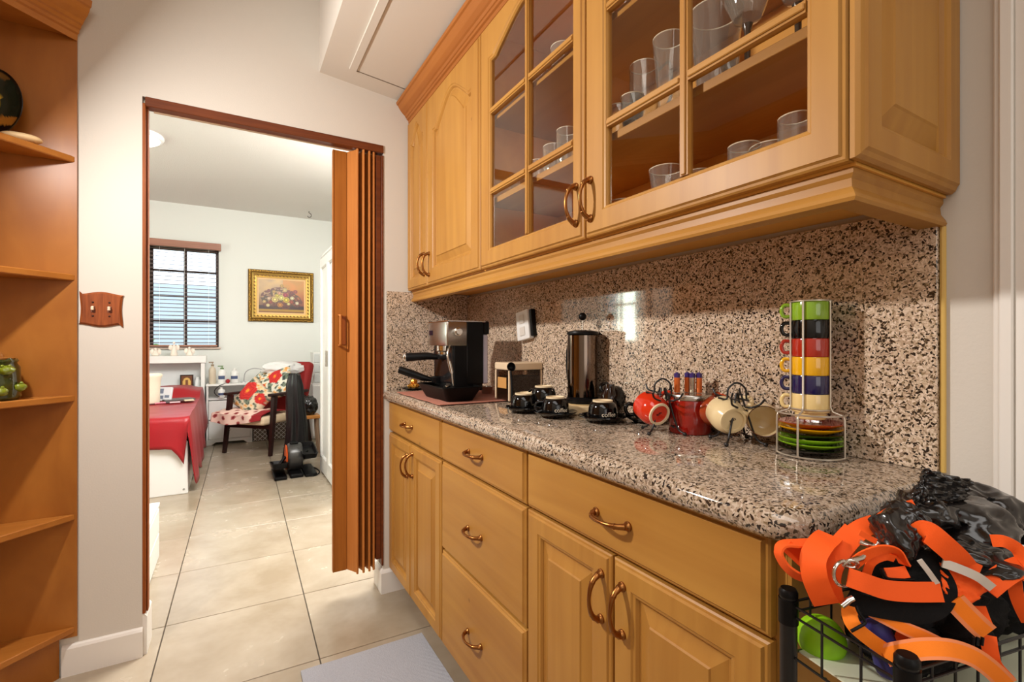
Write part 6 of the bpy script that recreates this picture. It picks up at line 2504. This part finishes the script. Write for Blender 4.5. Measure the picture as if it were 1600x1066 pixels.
o = single('tan_patch', bm, plain('tan_leather', rgb(196, 160, 120), 0.7), 'tan patch framed by the curved black strap', 'patch', at(1568, 808, 0.612))
o.modifiers.new('thick', 'SOLIDIFY').thickness = 0.002

q = lambda x, y, f: at(1190 + x / 3.0805, 720 + y / 3.0809, f)
# orange leash
ls = thing('dog_leash', 'orange webbing dog leash with a metal ring hanging over the near corner of the basket', 'leash', q(300, 640, 0.53))


def strap(parent, pts, wpx, tw=0.0, mat=None, n=8, stripe=None, name='strap', thick=0.0022):
    P = [q(*p) for p in pts]
    f = sum(p[2] for p in pts) / len(pts)
    bm = B()
    ribbon(bm, P, wpx / 3.08 * f / 752.0, tw, thick, n, stripe=stripe)
    return obj(name, bm, mat or ORANGE, parent, smooth=50)


strap(ls, [(440, 360, 0.555), (330, 392, 0.55), (200, 398, 0.545), (110, 405, 0.54), (82, 440, 0.537), (110, 500, 0.535), (160, 545, 0.532), (225, 572, 0.530)], 95, [1.15, 1.2, 1.25, 1.2], name='loop')
strap(ls, [(110, 402, 0.548), (160, 440, 0.545), (215, 485, 0.54), (250, 500, 0.535)], 80, [0.9, 0.5, 0.3], name='loop_inner')
strap(ls, [(330, 360, 0.545), (285, 400, 0.53), (248, 470, 0.520), (255, 560, 0.515), (285, 640, 0.516), (310, 690, 0.52)], 108, [0.5, 0.1, 0.0, 0.1], name='hanging_end')
strap(ls, [(450, 340, 0.545), (380, 420, 0.535), (330, 520, 0.530), (325, 600, 0.528), (345, 680, 0.528)], 100, [0.1, 0.25, 0.3], name='hanging_end')
strap(ls, [(565, 330, 0.56), (600, 285, 0.555), (670, 250, 0.55), (745, 228, 0.55)], 80, [0.2, 0.0, 0.1], name='upper_end')
strap(ls, [(560, 300, 0.565), (480, 330, 0.56), (420, 380, 0.555), (380, 450, 0.55)], 90, 0.4, name='upper_end')
bm = B()
pts = [q(400 + 50 * math.cos(a) - 3, 545 - 62 * math.sin(a), 0.512 + 0.004 * math.cos(a)) for a in [math.radians(d_) for d_ in range(60, 300, 12)]]
tube(bm, pts, 0.0018, 8)
obj('metal_ring', bm, CHROME, ls, smooth=60)
bm = B()
tube(bm, smooth_path([q(395, 500, 0.512), q(430, 478, 0.510), q(462, 492, 0.510), q(450, 512, 0.512), q(410, 510, 0.513)], 5, True), 0.0020, 8, closed=True)
tube(bm, [q(440, 480, 0.511), q(480, 468, 0.513), q(500, 440, 0.515)], 0.0032, 10)
obj('clip', bm, CHROME, ls, smooth=60)
bm = B()
tube(bm, smooth_path([q(470, 390, 0.517), q(500, 402, 0.515), q(540, 412, 0.515), q(556, 392, 0.516)], 5), 0.0026, 8)
obj('clip', bm, CHROME, ls, smooth=60)
strap(ls, [(470, 345, 0.515), (510, 368, 0.513), (550, 388, 0.513)], 26, 0, name='keeper')

hn = thing('dog_harness', 'bright orange and black dog harness heaped over the basket', 'harness', q(800, 700, 0.50))
strap(hn, [(415, 560, 0.505), (500, 590, 0.500), (600, 622, 0.497), (720, 632, 0.497), (865, 632, 0.500)], 88, [0, 0.1, 0.15], name='chest_strap')
strap(hn, [(440, 500, 0.520), (500, 455, 0.512), (580, 428, 0.508), (650, 440, 0.508), (690, 500, 0.512)], 50, [0.2, 0.7, 0.9, 0.8], name='loop_strap')
strap(hn, [(500, 560, 0.520), (530, 490, 0.515), (590, 462, 0.512), (640, 470, 0.512)], 36, [0.3, 0.6], name='loop_strap')
strap(hn, [(600, 545, 0.512), (650, 542, 0.510), (700, 535, 0.510)], 52, 0, name='keeper')
strap(hn, [(420, 670, 0.515), (520, 700, 0.505), (640, 722, 0.500), (760, 735, 0.498), (850, 700, 0.500), (885, 620, 0.505), (850, 540, 0.512), (790, 480, 0.518), (740, 455, 0.525)], 88, [0, 0.1, 0.2, 0.3, 0.2], mat=BLACKF, name='black_strap')
strap(hn, [(760, 478, 0.508), (800, 530, 0.505), (845, 592, 0.501)], 24, 0, mat=GREYR, name='reflective_stitch')
strap(hn, [(755, 350, 0.520), (800, 345, 0.512), (870, 400, 0.506), (930, 455, 0.505), (970, 500, 0.508)], 100, [0.3, 0.1, 0.0, 0.1], name='padded_handle', thick=0.007)
strap(hn, [(960, 480, 0.510), (1000, 505, 0.508), (1050, 528, 0.508)], 52, 0, name='handle_end')
# vest panel
bm = B()
A_, B2, C2, D2 = q(862, 492, 0.512), q(1120, 612, 0.505), q(1010, 700, 0.498), q(885, 640, 0.502)
sheet(bm, [A_, B2, C2, D2], 0.003, 16, 2)
o = obj('vest_panel', bm, ORANGE, hn, smooth=50)
o.modifiers.new('thick', 'SOLIDIFY').thickness = 0.003
strap(hn, [(870, 492, 0.506), (950, 520, 0.502), (1040, 560, 0.499), (1110, 612, 0.498)], 42, 0, mat=GREYR, name='reflective_band')
strap(hn, [(1080, 620, 0.505), (1140, 570, 0.505), (1200, 530, 0.508), (1250, 510, 0.512)], 92, [0, 0.1], name='side_strap')
strap(hn, [(925, 672, 0.498), (980, 730, 0.494), (1040, 790, 0.490), (1085, 830, 0.490)], 100, 0, mat=[ORANGE2, PINKY], stripe=0.62, name='edged_strap')
strap(hn, [(1040, 700, 0.512), (1062, 760, 0.508), (1080, 800, 0.506)], 60, 0, name='side_strap')
strap(hn, [(1105, 385, 0.525), (1170, 390, 0.518), (1235, 430, 0.514), (1262, 500, 0.512), (1240, 570, 0.512)], 55, [0.2, 0.1, 0.1], name='curved_strap')
strap(hn, [(1215, 560, 0.520), (1225, 640, 0.515), (1250, 710, 0.512), (1285, 780, 0.512)], 52, [0.1, 0.2], name='curved_strap')
strap(hn, [(525, 722, 0.508), (610, 765, 0.500), (700, 812, 0.495), (790, 850, 0.491), (900, 905, 0.490)], 62, 0, mat=[ORANGE2, PINKY], stripe=0.7, name='edged_strap')
strap(hn, [(590, 940, 0.496), (680, 920, 0.485), (800, 905, 0.476), (920, 912, 0.472), (1020, 945, 0.474), (1100, 1000, 0.478), (1180, 1075, 0.482)], 92, [0.05, 0.0, 0.1], mat=[ORANGE2, PINKY], stripe=0.68, name='edged_strap')
strap(hn, [(1090, 840, 0.500), (1100, 910, 0.495), (1120, 980, 0.492), (1190, 1060, 0.492)], 60, 0.1, name='side_strap')
strap(hn, [(425, 700, 0.512), (425, 750, 0.508), (450, 800, 0.503), (520, 860, 0.500), (600, 915, 0.498), (650, 940, 0.498)], 66, [0, 0.2, 0.1], mat=ORANGE2, name='adjuster_strap')
strap(hn, [(690, 800, 0.506), (670, 860, 0.505), (640, 910, 0.505)], 50, 0.2, name='adjuster_strap')
bm = B()
tube(bm, [q(385, 700, 0.505), q(420, 672, 0.505), q(440, 662, 0.505)], 0.0032, 10)
obj('slider', bm, CHROME, hn, smooth=60)
bm = B()
tube(bm, smooth_path([q(430, 822, 0.497), q(470, 800, 0.496), q(498, 778, 0.497), q(470, 735, 0.499), q(455, 700, 0.502)], 5), 0.0016, 8)
obj('slider', bm, BLACK, hn, smooth=60)
bm = B()
tube(bm, smooth_path([q(575, 520, 0.507), q(600, 565, 0.506), q(660, 575, 0.506), q(730, 572, 0.507)], 5), 0.0018, 8)
obj('buckle', bm, BLACK, hn, smooth=60)
for k in range(3):
    bm = B()
    tube(bm, [q(1020 + k * 22, 850, 0.485), q(1015 + k * 22, 890, 0.484)], 0.0016, 6)
    obj('buckle_tooth', bm, BLACK, hn, smooth=60)
bm = B()
lump(bm, q(960, 810, 0.53), 0.034, 0.025, 0.014, 0.25, 2, 4, 71)
obj('padding', bm, BLACKF, hn, smooth=50)
